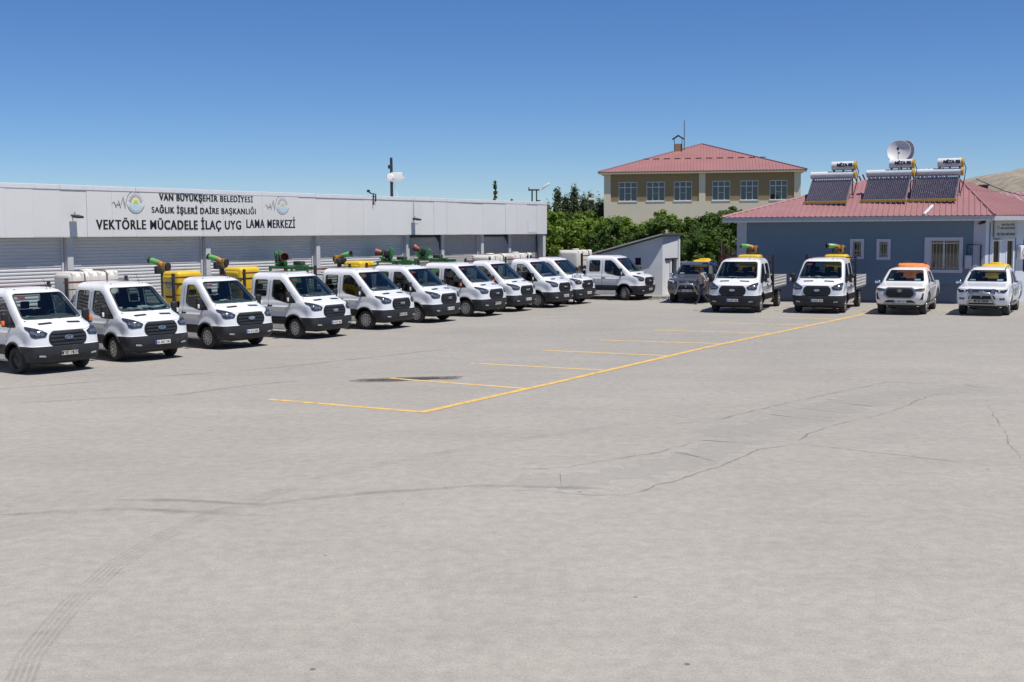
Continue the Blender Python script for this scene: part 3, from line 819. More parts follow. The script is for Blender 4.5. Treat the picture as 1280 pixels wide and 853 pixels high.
fogger('yellow fogging machine with round sticker, its barrel pointing left, nearest of all', on(2, -2.55, .0), rz_of(2), aim=rad(-165), tilt=rad(14), post=.20)
fogger('yellow fogging machine with barrel pointing left, beside the second pillar of the depot', on(3, -3.50, .0), rz_of(3), aim=rad(-165), tilt=rad(14), post=.22)
sprayer('green mist sprayer with round red nozzle turned right, above the fourth truck', on(4, -4.45, -.1, .80), rz_of(4), aim=rad(-30), tilt=rad(4))
fogger('yellow fogging machine with barrel pointing right, above the fifth truck', on(5, -3.5, .0), rz_of(5), aim=rad(15), tilt=rad(14), post=.16)
sprayer('green mist sprayer with dark round muzzle pointing left, right of the yellow machine', on(6, -4.35, .0, .80), rz_of(6), aim=rad(-150), tilt=rad(8))
sprayer('green mist sprayer with tilted red-brown nozzle beside the white pillar, farthest along', on(7, -4.2, .0, .80), rz_of(7), aim=rad(-160), tilt=rad(26))
water_tank('white water tank at the open grey bays, left one of the pair', on(8, -3.1, 0), rz_of(8), L=1.0, W=1.7, H=1.42)
water_tank('white water tank at the open grey bays, right one of the pair', on(9, -3.1, 0), rz_of(9), L=1.0, W=1.7, H=1.42)
water_tank('white water tank behind the cab of the truck parked apart by the shed', on(10, -3.15, 0), rz_of(10), L=1.1, W=1.7, H=1.50)
fogger('yellow fogging machine with green barrel pointing left against the white wall corner', on(11, -3.0, -.1), rz_of(11), aim=rad(-78), tilt=rad(4), post=.34, PX=-.55)
fogger('yellow fogging machine with dark muzzle pointing left against the blue wall', on(12, -3.0, .15), rz_of(12), aim=rad(-60), tilt=rad(4), post=.34, PX=-.55)
# ---------------------------------------------------------------- pickups
def pickup_rows(k=1.0, up=0.0):
    R = [(.40, .82, .78, .40, .25, -4.15, .05), (.46, .88, .90, .46, .28, -4.28, .05), (.60, .915, .965, .60, .32, -4.30, .06), (.75, .925, .98, .75, .34, -4.30, .06), (.90, .925, .965, .90, .33, -4.30, .06),
         (1.00, .92, .94, 1.04, .33, -4.29, .06), (1.045, .915, .88, 1.10, .36, -4.28, .05), (1.08, .905, .72, 1.145, .42, -4.27, .05), (1.11, .90, .35, 1.18, .45, -4.27, .05),
         (1.14, .89, -.05, 1.22, .35, -4.26, .05), (1.16, .885, -.28, 1.25, .25, -4.26, .05), (1.175, .88, -.36, 1.27, .22, -4.26, .05), (1.18, .875, -.38, 1.28, .21, -2.74, .05),
         (1.35, .84, -.63, 1.43, .22, -2.68, .06), (1.50, .79, -.87, 1.57, .22, -2.60, .06), (1.62, .75, -1.06, 1.68, .21, -2.52, .06), (1.70, .71, -1.22, 1.755, .20, -2.42, .06), (1.755, .62, -1.42, 1.80, .2, -2.3, .05), (1.775, .5, -1.6, 1.81, .15, -2.2, .05)]
    out = []
    for ze, W, xf, zf, pf, xb, pb in R:
        d = up * max(0, (ze - 1.1) / .7)
        out.append((ze + d, W, xf, zf + d, pf, xb, (zf if ze > 1.5 else ze) + d, pb))
    return out
WBP = -3.085
def pickup_bulge(x, z):
    b = 0
    for cx in (0, WBP):
        d = math.hypot(x - cx, z - .40); b += .035 * (1 - sm(.52, .70, d)) * sm(.35, .6, z)
    b += .012 * math.exp(-((z - .98) / .05) ** 2) - .012 * math.exp(-((z - .66) / .08) ** 2) * sm(-.5, -.7, x) * sm(-2.6, -2.4, x)
    return b
def build_pickup(label, loc, h, kind, paint, plate, psty):
    S = Shell(pickup_rows(up=.03 if kind == 'v' else 0.0), 3.2); S.bulge = pickup_bulge
    def mf(c): return 2 if (c.z < .47) else 0
    outer = S.build(2, ncol=44, mat_fn=mf)
    inner = S.build(1, inset=.06, ncol=12)
    for f in inner.faces: f.normal_flip(); f.material_index = 1
    mi = bpy.data.meshes.new('in'); inner.to_mesh(mi); inner.free(); outer.from_mesh(mi)
    me = bpy.data.meshes.new('shell'); outer.to_mesh(me); outer.free()
    for m in (M[paint], M['inner'], M['black']): me.materials.append(m)
    ws = rounded([(-.72, 1.30), (.72, 1.30), (.60, 1.70), (-.60, 1.70)], .06)
    fw = rounded([(-.72, 1.20), (-1.52, 1.20), (-1.52, 1.66), (-1.30, 1.66), (-1.10, 1.54)], .04)
    rw = rounded([(-1.62, 1.20), (-2.42, 1.21), (-2.28, 1.62), (-1.62, 1.66)], .05)
    cut = []
    b = BM(); prism(b, ws, -1.5, 1.2, plane='YZ'); cut.append(b)
    for q in (fw, rw): b = BM(); prism(b, q, -1.4, 1.4, plane='XZ'); cut.append(b)
    b = BM(); prism(b, rounded([(-.6, 1.32), (.6, 1.32), (.55, 1.64), (-.55, 1.64)], .04), -3.0, -2.3, plane='YZ'); cut.append(b)
    b = BM(); box(b, -4.21, -2.82, -.76, .76, .72, 1.6); cut.append(b)
    for sg in (-1, 1):
        for cx in (0, WBP): b = BM(); cyl(b, (cx, sg * .56, .40), (cx, sg * 1.3, .40), .455, seg=28); cut.append(b)
    me = boolean(me, cut); me.materials.clear()
    for m in (M[paint], M['inner'], M['black']): me.materials.append(m)
    bb = bmesh.new(); bb.from_mesh(me)
    t = thing('pickup_truck', label, 'pickup truck', (loc[0], loc[1], 0), face(h), 'pickup trucks parked by the office'); t.scale = (1.03, 1.06, 1.02)
    link('body', finish(bb, 'body', [M[paint], M['inner'], M['black']]), t)
    ws2 = rounded([(-.735, 1.285), (.735, 1.285), (.615, 1.715), (-.615, 1.715)], .06)
    b = BM(); sheet(b, ws2, S.F, Vector((-.004, 0, -.003))); w = part('windscreen', b, G_front, t, smooth=60)
    b = BM(); ring = densify(ws2, .08); inr = [(a * .965, 1.50 + (c - 1.50) * .93) for a, c in ring]
    for k in range(len(ring)):
        k2 = (k + 1) % len(ring); b.faces.new([b.verts.new(S.F(*q) + Vector((.005, 0, .004))) for q in (ring[k], ring[k2], inr[k2], inr[k])])
    part('windscreen_seal', b, M['black'], w, smooth=60)
    b = BM()
    for y0, y1, z0, z1 in ((-.62, -.42, 1.33, 1.38), (.36, .58, 1.33, 1.39)):
        patch(b, [(y0, z0), (y1, z0), (y1, z1), (y0, z1)], S.F, -.012, .003)
    part('windscreen_label', b, M['paper'], w)
    for sg in (-1, 1):
        f = lambda x, z, sg=sg: S.S(x, z, sg) + Vector((0, -sg * .016, 0))
        for nm, poly in (('front_door_window', fw), ('rear_door_window', rw)):
            b = BM(); pts = densify(poly, .12); fc = b.faces.new([b.verts.new(f(*q)) for q in pts]); bmesh.ops.triangulate(b, faces=[fc])
            part(nm, b, G_side, t)
        Sx = lambda x, z, sg=sg: S.S(x, z, sg)
        b = BM()
        for x in (-1.57, -2.62): patch(b, [(x - .006, .5), (x + .006, .5), (x + .006, 1.16), (x - .006, 1.16)], Sx, .002, .004, step=.12)
        patch(b, [(-.50, .5), (-.488, .5), (-.488, 1.14), (-.50, 1.14)], Sx, .002, .004, step=.12)
        part('door_seam', b, M['black'], t)
        for x in (-1.42, -2.38):
            p = S.S(x, 1.0, sg); b = BM(); box(b, -.10, .10, -.018, .018, -.016, .016, bev=.01); part('door_handle', b, M['chrome'], t, (p.x, p.y + sg * .02, p.z), smooth=40)
        for cx in (0, WBP):
            b = BM(); n = 14; a0, a1 = rad(-6), rad(192)
            P = lambda r, a: (cx + math.cos(a) * r, .40 + math.sin(a) * r)
            ro = .53 if kind == 'h' else .485
            for k in range(n):
                a, a2 = a0 + (a1 - a0) * k / n, a0 + (a1 - a0) * (k + 1) / n
                patch(b, [P(ro, a), P(ro, a2), P(.45, a2), P(.45, a)], lambda x, z, sg=sg: Vector((x, S.S(x, max(z, .42), sg).y, z)), .024 if kind == 'h' else .010, .03, step=.3)
            bmesh.ops.remove_doubles(b, verts=b.verts, dist=.0015)
            part('wheel_arch_flare', b, M['plastic'] if kind == 'h' else M[paint], t, smooth=30)
        b = BM(); tube(b, [(-.55, sg * .86, .42), (-.65, sg * .94, .40), (-2.4, sg * .94, .40), (-2.5, sg * .86, .42)], .045, 8); part('side_step', b, M['steel'], t, smooth=40)
        b = BM(); box(b, -.05, .06, -.10, .10, -.075, .085, bev=.045, seg=3); box(b, -.02, .02, -.22 if sg > 0 else .05, -.05 if sg > 0 else .22, -.07, -.03, bev=.008)
        part('mirror', b, M['chrome'], t, (-.62, sg * 1.04, 1.24), (0, 0, rad(-8) * sg), smooth=35)
        if kind == 'v':
            b = BM(); tube(b, [(-1.0, sg * .60, 1.74), (-1.15, sg * .62, 1.84), (-1.4, sg * .60, 1.875), (-2.1, sg * .60, 1.87), (-2.25, sg * .60, 1.82)], .018, 6); part('roof_rail', b, M['steel'], t, smooth=40)
            hp = [(.46, 1.02), (.55, .93), (.80, .90), (.875, 1.00), (.885, 1.075), (.66, 1.055)]
        else:
            hp = [(.52, 1.03), (.60, .955), (.84, .955), (.885, .98), (.885, 1.075), (.70, 1.06)]
        b = BM(); patch(b, rounded([(a * sg, c) for a, c in hp], .02), S.F, .008, .02, step=.05); hl = part('headlight', b, M['lensdark'], t, smooth=30)
        if kind == 'v':
            b = BM(); patch(b, [(.56 * sg, 1.035), (.86 * sg, 1.06), (.86 * sg, 1.035), (.62 * sg, 1.005)], S.F, .014, .012); patch(b, [(.56 * sg, 1.035), (.62 * sg, 1.01), (.64 * sg, .93), (.60 * sg, .93)], S.F, .014, .012)
            part('light_strip', b, M['paper'], hl)
            fp = [(.60, .70), (.64, .63), (.80, .64), (.80, .72)]
        else:
            b = BM(); patch(b, [(.56 * sg, 1.01), (.72 * sg, 1.04), (.76 * sg, .98), (.62 * sg, .975)], S.F, .014, .012); part('lamp_reflector', b, M['lens'], hl)
            b = BM(); patch(b, [(.79 * sg, 1.05), (.86 * sg, 1.06), (.86 * sg, .98), (.79 * sg, .975)], S.F, .014, .012); part('mirror_indicator', b, mat('amber_lens', (.75, .42, .12), .2), hl)
            fp = [(.70, .60), (.84, .62), (.87, .88), (.82, .88), (.79, .72)]
        b = BM(); patch(b, rounded([(a * sg, c) for a, c in fp], .015), S.F, .006, .014, step=.06); part('fog_lamp_recess', b, M['black'], t)
        b = BM(); pc = (fp[0][0] + .05, fp[0][1] + .03) if kind == 'h' else (.71, .675)
        patch(b, [(pc[0] * sg + .03 * math.cos(k * math.pi / 4), pc[1] + .03 * math.sin(k * math.pi / 4)) for k in range(8)], S.F, .012, .01); part('fog_lamp', b, M['lens'], t)
    if kind == 'h':
        gp = rounded([(-.40, .70), (.40, .70), (.53, .83), (.48, 1.00), (.42, 1.065), (-.42, 1.065), (-.48, 1.00), (-.53, .83)], .05)
        go = rounded([(-.46, .655), (.46, .655), (.61, .82), (.55, 1.03), (.46, 1.10), (-.46, 1.10), (-.55, 1.03), (-.61, .82)], .05)
        b = BM(); patch(b, go, S.F, .010, .02, step=.06); part('grille_surround', b, mat('grey_chrome', (.33, .35, .38), .25, metal=.7), t, smooth=30)
        b = BM(); patch(b, gp, S.F, .020, .02, step=.06); gr = part('grille', b, M['black'], t, smooth=30)
        for k in range(9):
            z = .72 + k * .036; hw = .47 - abs(z - .84) * .4
            b = BM(); patch(b, [(-hw, z), (hw, z), (hw, z + .012), (-hw, z + .012)], S.F, .027, .008, step=.1); part('grille_bar', b, M['plastic'], gr)
        b = BM(); patch(b, [(-.45, .945), (.45, .945), (.44, .97), (-.44, .97)], S.F, .034, .02, step=.1); part('grille_bar', b, M['plastic'], gr)
        p = S.F(0, .93)
        b = BM()
        for rx, rz_, dz in ((.085, .055, 0), (.03, .05, .003), (.055, .022, .028)):
            tube(b, [(p.x + .05, rx * math.cos(a), .975 + dz + rz_ * math.sin(a)) for a in [2 * math.pi * k / 20 for k in range(21)]], .007, 5)
        part('badge', b, M['chrome'], gr, smooth=40)
        b = BM(); patch(b, rounded([(-.60, .50), (.60, .50), (.45, .60), (-.45, .60)], .03), S.F, .006, .014, step=.06); part('lower_intake', b, M['black'], t)
        b = BM(); patch(b, rounded([(-.62, .42), (.62, .42), (.58, .47), (-.58, .47)], .02), S.F, .02, .03, step=.06); part('skid_plate', b, mat('grey_skid', (.35, .35, .35), .5), t)
        add_plate(t, S, plate, psty, .545, fn=S.F, xoff=.01)
    else:
        gp = rounded([(-.46, .87), (.46, .87), (.50, 1.045), (-.50, 1.045)], .03)
        b = BM(); patch(b, gp, S.F, .010, .02, step=.06); gr = part('grille', b, M['black'], t, smooth=30)
        for k in range(4):
            z = .885 + k * .04; b = BM(); patch(b, [(-.33, z), (.33, z), (.33, z + .014), (-.33, z + .014)], S.F, .020, .012, step=.1); part('grille_bar', b, mat('grey_chrome', (.33, .35, .38), .25, metal=.7), gr)
        for sg in (-1, 1):
            b = BM(); patch(b, rounded([(.36 * sg, 1.045), (.47 * sg, 1.045), (.42 * sg, .87), (.30 * sg, .87)], .015), S.F, .030, .03, step=.06); part('grille_chrome', b, MATS['grey_chrome'], gr, smooth=30)
        p = S.F(0, .96); b = BM()
        tube(b, [(p.x + .04, .075 * math.cos(a), .96 + .075 * math.sin(a)) for a in [2 * math.pi * k / 20 for k in range(21)]], .011, 6); box(b, p.x + .03, p.x + .055, -.10, .10, .945, .975, bev=.004)
        part('badge', b, M['chrome'], gr, smooth=40)
        b = BM(); patch(b, rounded([(-.50, .66), (.50, .66), (.44, .80), (-.44, .80)], .03), S.F, .006, .014, step=.06); part('lower_intake', b, M['black'], t)
        b = BM(); patch(b, rounded([(-.50, .46), (.50, .46), (.46, .52), (-.46, .52)], .02), S.F, .012, .02, step=.06); part('skid_plate', b, M['black'], t)
        b = BM(); tube(b, [(.96, -.52, .42), (1.05, -.46, .52), (1.13, -.34, .84), (1.13, -.28, .90), (1.13, .28, .90), (1.13, .34, .84), (1.05, .46, .52), (.96, .52, .42)], .036, 10)
        tube(b, [(1.07, -.42, .60), (1.09, 0, .60), (1.07, .42, .60)], .024, 8); box(b, 1.10, 1.14, -.02, .02, .74, .90)
        part('bull_bar', b, M['steel'], t, smooth=40)
        add_plate(t, S, plate, psty, .60, fn=lambda y, z: Vector((1.09, y, z)))
    b = BM()
    for y in (-.42, .42):
        for x in (-1.25, -2.15):
            box(b, x - .25, x + .25, y - .26, y + .26, .70, .92, bev=.05); box(b, x - .34, x - .2, y - .24, y + .24, .88, 1.36, bev=.05); box(b, x - .33, x - .24, y - .12, y + .12, 1.38, 1.56, bev=.03)
    part('seats', b, M['seat'], t, smooth=40)
    b = BM(); box(b, -.9, -.42, -.76, .76, .9, 1.19, bev=.05); part('dashboard', b, M['seat'], t, smooth=40)
    b = BM(); tube(b, [(-.85 + .03 * math.sin(a), .42 + .17 * math.cos(a), 1.22 + .15 * math.sin(a)) for a in [2 * math.pi * k / 14 for k in range(15)]], .013, 6); part('steering_wheel', b, M['black'], t)
    wm = wheel_meshes(.385, .255, 'alloy')
    for x in (0, WBP):
        for y in (-.77, .77): add_wheel(t, x, y, .385, .255, wm)
    b = BM()
    for y in (-.4, .4): box(b, -4.2, .6, y - .05, y + .05, .42, .56)
    cyl(b, (WBP, -.75, .385), (WBP, .75, .385), .06); box(b, WBP - .14, WBP + .14, -.14, .14, .25, .52, bev=.04); box(b, -.3, .5, -.5, .5, .28, .5); cyl(b, (0, -.75, .36), (0, .75, .36), .05)
    part('chassis', b, M['chassis'], t)
    return t
def wheel_to_origin(P, h, y):
    a = face(h); return (P[0] - (-math.sin(a)) * y, P[1] - math.cos(a) * y)
pkC = build_pickup('pearl white pickup truck with trapezoid black grille and an orange tarpaulin load', wheel_to_origin((16.78, 50.15), 205, .80), 205, 'h', 'paintpearl', '65 ABV 417', 'white')
pkD = build_pickup('white pickup truck with steel bull bar, at the right edge of the photo', wheel_to_origin((19.82, 49.30), 208, .80), 208, 'v', 'paint', '65 AN 117', 'black')
pkE = build_pickup('silver grey pickup truck with bull bar, behind the walking man', wheel_to_origin((7.82, 59.1), 200, -.80), 200, 'v', 'silver', '65 ABT 350', 'white')
def on_pickup(p, x, y, z=.74):
    a = p.rotation_euler.z; return (p.location.x + x * math.cos(a) - y * math.sin(a), p.location.y + x * math.sin(a) + y * math.cos(a), z)
# tarpaulin bundle
t = thing('covered_load', 'orange tarpaulin tied over a load in the bed of the pearl white pickup', 'tarpaulin', on_pickup(pkC, -3.25, 0), pkC.rotation_euler.z)
b = BM(); box(b, -.42, .42, -.66, .66, 0, 1.22, bev=.22, seg=5); bmesh.ops.subdivide_edges(b, edges=b.edges[:], cuts=1)
for v in b.verts:
    n = mnoise.noise(v.co * 3.1) * .07 + mnoise.noise(v.co * 8) * .025; v.co *= 1 + n
part('tarpaulin', b, M['tarp'], t, smooth=55)
for x in (-.2, .2):
    b = BM(); tube(b, [(x, -.70, .1), (x, -.70, 1.0), (x + .03, -.45, 1.25), (x, 0, 1.29), (x + .03, .45, 1.25), (x, .70, 1.0), (x, .70, .1)], .014, 5); part('rope', b, M['chassis'], t)
def ulv(label, loc, rz):
    t = thing('fogging_machine', label, 'fogging machine', loc, rz, 'yellow fogging machines')
    b = BM(); box(b, -.5, .5, -.58, .58, .15, 1.20, bev=.2, seg=5); box(b, -.3, .3, -.25, .25, 1.15, 1.26, bev=.05); part('cowl', b, M['yellow'], t, smooth=50)
    b = BM(); box(b, -.55, .55, -.62, .62, 0, .16); box(b, -.52, .52, -.60, .60, .84, .87); part('base_frame', b, M['chassis'], t)
    b = BM(); tube(b, [(-.45, .62, .0), (-.45, .62, 1.06), (.45, .62, 1.06), (.45, .62, 0)], .02, 6); tube(b, [(-.45, -.62, .0), (-.45, -.62, 1.06), (.45, -.62, 1.06), (.45, -.62, 0)], .02, 6); part('guard_rail', b, M['steel'], t)
    return t
ulv('yellow domed fogging machine in the bed of the white pickup at the right edge', on_pickup(pkD, -3.3, 0), pkD.rotation_euler.z)
ulv('yellow domed fogging machine in the bed of the silver grey pickup', on_pickup(pkE, -3.3, 0), pkE.rotation_euler.z)
# ---------------------------------------------------------------- ground
def nodes_of(name):
    m = bpy.data.materials.new(name); m.use_nodes = True; MATS[name] = m; return m, m.node_tree, m.node_tree.nodes['Principled BSDF']
def asphalt():
    m, nt, b = nodes_of('pale_worn_asphalt'); N = nt.nodes.new; L = nt.links.new
    tc = N('ShaderNodeTexCoord')
    def noise(sc, det, rough=.6, st=None, dist=0):
        n = N('ShaderNodeTexNoise'); n.inputs['Scale'].default_value = sc; n.inputs['Detail'].default_value = det; n.inputs['Roughness'].default_value = rough; n.inputs['Distortion'].default_value = dist
        if st:
            mp = N('ShaderNodeMapping'); mp.inputs['Scale'].default_value = st[0]; mp.inputs['Rotation'].default_value = (0, 0, st[1]); L(tc.outputs['Object'], mp.inputs[0]); L(mp.outputs[0], n.inputs['Vector'])
        else: L(tc.outputs['Object'], n.inputs['Vector'])
        return n.outputs['Fac']
    def ramp(f, p0, c0, p1, c1):
        r = N('ShaderNodeValToRGB'); r.color_ramp.elements[0].position = p0; r.color_ramp.elements[0].color = (*c0, 1); r.color_ramp.elements[1].position = p1; r.color_ramp.elements[1].color = (*c1, 1); L(f, r.inputs[0]); return r.outputs[0]
    def mul(a, c, f=1.0):
        x = N('ShaderNodeMix'); x.data_type = 'RGBA'; x.blend_type = 'MULTIPLY'; x.inputs[0].default_value = f; L(a, x.inputs[6]); L(c, x.inputs[7]); return x.outputs[2]
    base = ramp(noise(.10, 6, .55), .30, (.312, .298, .268), .70, (.356, .340, .306))
    k = 1
    base = mul(base, ramp(noise(.45, 8, .65, dist=.6), .30, (.93, .93, .935), .70, (1.03, 1.025, 1.02)))
    base = mul(base, ramp(noise(.9, 6, .6, ((.16, 1.0, 1), rad(-58))), .34, (.98, .98, .98), .66, (1.01, 1.01, 1.01)))
    base = mul(base, ramp(noise(.7, 5, .6, ((.14, 1.1, 1), rad(25)), .4), .36, (.965, .965, .965), .60, (1.01, 1.01, 1.01)))
    base = mul(base, ramp(noise(5.0, 6, .7), .36, (.90, .90, .90), .64, (1.07, 1.07, 1.07)))
    v = N('ShaderNodeTexVoronoi'); v.inputs['Scale'].default_value = 70; L(tc.outputs['Object'], v.inputs['Vector'])
    base = mul(base, ramp(v.outputs['Distance'], .10, (.86, .86, .86), .55, (1.06, 1.06, 1.06)))
    base = mul(base, ramp(noise(38, 4, .8), .34, (.84, .84, .84), .66, (1.13, 1.13, 1.12)))
    for sc_, r0, r1 in ((.9, .035, .05), (2.6, .045, .07)):
        v = N('ShaderNodeTexVoronoi'); v.inputs['Scale'].default_value = sc_; L(tc.outputs['Object'], v.inputs['Vector'])
        base = mul(base, ramp(v.outputs['Distance'], r0 * .6, (.45, .43, .40) if sc_ < 1 else (.72, .71, .70), r1 * .6, (1, 1, 1)))
    base = mul(base, ramp(noise(1.7, 10, .8), .60, (1, 1, 1), .72, (.86, .86, .865)))
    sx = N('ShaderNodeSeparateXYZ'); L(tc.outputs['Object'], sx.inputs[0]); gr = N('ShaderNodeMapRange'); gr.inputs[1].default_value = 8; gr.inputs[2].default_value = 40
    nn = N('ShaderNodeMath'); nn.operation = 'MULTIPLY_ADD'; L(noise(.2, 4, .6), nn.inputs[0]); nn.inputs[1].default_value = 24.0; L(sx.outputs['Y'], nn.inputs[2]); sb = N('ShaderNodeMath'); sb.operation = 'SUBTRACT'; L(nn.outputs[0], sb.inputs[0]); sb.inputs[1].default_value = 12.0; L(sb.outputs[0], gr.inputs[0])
    base = mul(base, ramp(gr.outputs[0], 0.0, (1.04, 1.035, 1.03), 1.0, (.90, .905, .915)))   # the yard gets darker and greyer towards its far end
    L(base, b.inputs['Base Color']); b.inputs['Roughness'].default_value = .95; b.inputs['Specular IOR Level'].default_value = .25
    bp = N('ShaderNodeBump'); bp.inputs['Strength'].default_value = .35; bp.inputs['Distance'].default_value = .01; L(noise(60, 6, .75), bp.inputs['Height']); L(bp.outputs[0], b.inputs['Normal'])
    return m
def worn(name, col, scale, lo, hi, a0=0.0, a1=1.0, rough=.9):
    """coloured sheet with a patchy transparent wear"""
    m, nt, b = nodes_of(name); N = nt.nodes.new; L = nt.links.new
    tc = N('ShaderNodeTexCoord'); n = N('ShaderNodeTexNoise'); n.inputs['Scale'].default_value = scale; n.inputs['Detail'].default_value = 9; n.inputs['Roughness'].default_value = .72
    L(tc.outputs['Object'], n.inputs['Vector'])
    mr = N('ShaderNodeMapRange'); mr.inputs[1].default_value = lo; mr.inputs[2].default_value = hi; mr.inputs[3].default_value = a0; mr.inputs[4].default_value = a1; L(n.outputs['Fac'], mr.inputs[0])
    L(mr.outputs[0], b.inputs['Alpha']); b.inputs['Base Color'].default_value = (*col, 1); b.inputs['Roughness'].default_value = rough
    return m
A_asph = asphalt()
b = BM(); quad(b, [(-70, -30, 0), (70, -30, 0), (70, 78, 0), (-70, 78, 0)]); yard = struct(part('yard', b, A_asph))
b = BM()
n = 60
vsr = [[b.verts.new(((i - n / 2) * 90, -400 + j * 90, -.06 + (0 if (j * 90 - 400 < 260) else mnoise.noise(Vector((i * .4, j * .4, 0))) * 1.5 - 1.2))) for i in range(n + 1)] for j in range(n + 1)]
for j in range(n):
    for i in range(n): b.faces.new((vsr[j][i], vsr[j][i + 1], vsr[j + 1][i + 1], vsr[j + 1][i]))
struct(part('ground', b, mat('dry_grass_soil', (.20, .18, .10), .95, scale=.15, col2=(.11, .12, .05), detail=8), smooth=60))
def hill_h(x, y):
    P = [(120, 0), (170, 5), (205, 8), (217, 14.5), (226, 21.25), (230, 22.8), (233.3, 25), (238.3, 26.7), (248, 28.2), (262, 30), (300, 34), (380, 40), (480, 46), (600, 48), (760, 30), (900, 0)]
    h = 0
    for (x0, h0), (x1, h1) in zip(P[:-1], P[1:]):
        if x0 <= x <= x1: h = h0 + (h1 - h0) * (x - x0) / (x1 - x0)
    return h
b = BM(); NX, NY = 260, 60; rows_ = []
for j in range(NY + 1):
    y = 430 + j * 6.0; r_ = []
    for i in range(NX + 1):
        x = 120 + i * 3.0 * (1 if i < 140 else 1) ; f = sm(430, 600, y) * (1 - .55 * sm(620, 790, y))
        xr_ = x * 600 / max(y, 500)
        h = hill_h(min(x, 899), y) * f
        h *= 1 + .16 * mnoise.fractal(Vector((x * .03, y * .03, 0)), .8, 2.2, 6) * (1 if y < 590 else .30)
        r_.append(b.verts.new((x, y, h - .4)))
    rows_.append(r_)
for j in range(NY):
    for i in range(NX): b.faces.new((rows_[j][i], rows_[j][i + 1], rows_[j + 1][i + 1], rows_[j + 1][i]))
struct(part('hill', b, mat('dry_rocky_slope', (.36, .31, .24), .95, scale=.22, col2=(.20, .175, .14), detail=12, dirt=((.11, .105, .07), .35, .54, .8)), smooth=60))
# markings, cracks and tyre marks are thin sheets a few millimetres above the asphalt
def ribbon(bm, pts, w, z, jit=0.0, seed=1, taper=False):
    rng = random.Random(seed); P = []
    for a, c in zip(pts[:-1], pts[1:]):
        L = math.dist(a, c); m = max(1, int(L / (.12 if jit else .5)))
        for i in range(m): P.append((a[0] + (c[0] - a[0]) * i / m, a[1] + (c[1] - a[1]) * i / m))
    P.append(pts[-1])
    if jit: P = [(x + mnoise.noise(Vector((x * 2.3, y * 2.3, seed))) * jit * 2 + rng.uniform(-jit, jit) * .5, y + mnoise.noise(Vector((x * 2.3, y * 2.3, seed + 9))) * jit * 2) for x, y in P]
    prev = None
    for i, p in enumerate(P):
        q0 = Vector(P[max(i - 1, 0)]); q1 = Vector(P[min(i + 1, len(P) - 1)]); d = (q1 - q0).normalized(); nn = Vector((-d.y, d.x))
        ww = w * (rng.uniform(.45, 1.2) if jit else 1)
        if taper: ww *= min(1, i / 4 + .2, (len(P) - 1 - i) / 4 + .2)
        cur = (bm.verts.new((p[0] + nn.x * ww / 2, p[1] + nn.y * ww / 2, z)), bm.verts.new((p[0] - nn.x * ww / 2, p[1] - nn.y * ww / 2, z)))
        if prev: bm.faces.new((prev[0], cur[0], cur[1], prev[1]))
        prev = cur
Y_pt = worn('worn_yellow_road_paint', (.68, .44, .13), 3.5, .32, .52, .30, .95)
Y_thin = worn('faded_yellow_road_paint', (.68, .47, .18), 2.5, .28, .50, .35, .95)
def line(pts, w, m, z=.004):
    b = BM(); ribbon(b, pts, w, z); o = struct(part('parking_line', b, m)); return o
line([(-5.36, 26.84), (-1.80, 24.80)], .17, Y_pt)
line([(-1.86, 24.72), (1.15, 29.49), (5.95, 37.38), (14.01, 49.65), (15.4, 51.8)], .19, Y_pt, .008)
for a, c in [((-3.05, 30.43), (.27, 28.29)), ((-1.15, 33.6), (2.42, 31.70)), ((.87, 36.94), (4.44, 35.09)), ((2.87, 40.0), (6.6, 38.5)), ((5.06, 43.6), (8.8, 42.0)), ((7.52, 46.7), (10.9, 45.1)), ((9.68, 49.3), (12.8, 47.8))]:
    line([a, c], .15, Y_thin)
K_ = worn('asphalt_crack_filler', (.15, .145, .135), 1.1, .34, .66, .0, .48)
T_ = worn('rubber_tyre_mark', (.19, .185, .18), 1.3, .36, .74, .0, .24)
T2_ = worn('soft_tyre_mark', (.20, .195, .19), .8, .34, .74, .0, .15)
P_ = worn('pale_worn_patch', (.43, .42, .395), .9, .28, .64, .0, .55)
S_ = worn('oil_stain', (.085, .076, .062), 1.9, .28, .60, .0, .36)
cracks = [[(-.02, 18.84), (.8, 18.97), (1.53, 19.52), (2.15, 19.98), (2.69, 20.53), (3.15, 21.16)],
 [(-.02, 17.4), (.55, 17.24), (1.1, 16.97), (1.61, 17.0), (2.34, 17.86), (2.92, 18.57), (3.59, 19.57), (4.14, 20.36), (4.78, 20.82), (5.26, 20.57), (5.92, 20.03), (7.15, 19.09)],
 [(2.93, 23.02), (3.84, 23.45), (4.81, 24.51), (5.92, 25.85), (7.07, 27.01), (7.83, 27.83), (8.88, 28.91), (9.9, 28.55)],
 [(4.94, 21.08), (5.31, 21.88), (5.96, 22.73), (6.49, 23.32), (7.19, 23.87), (8.32, 25.42), (9.17, 26.7), (10.48, 27.14)],
 [(9.87, 25.34), (8.67, 21.31), (8.09, 19.32)]]
for i, c in enumerate(cracks):
    b = BM(); ribbon(b, c, .055 if i < 4 else .03, .006, .035, 3 + i, True); part('crack', b, K_, yard)
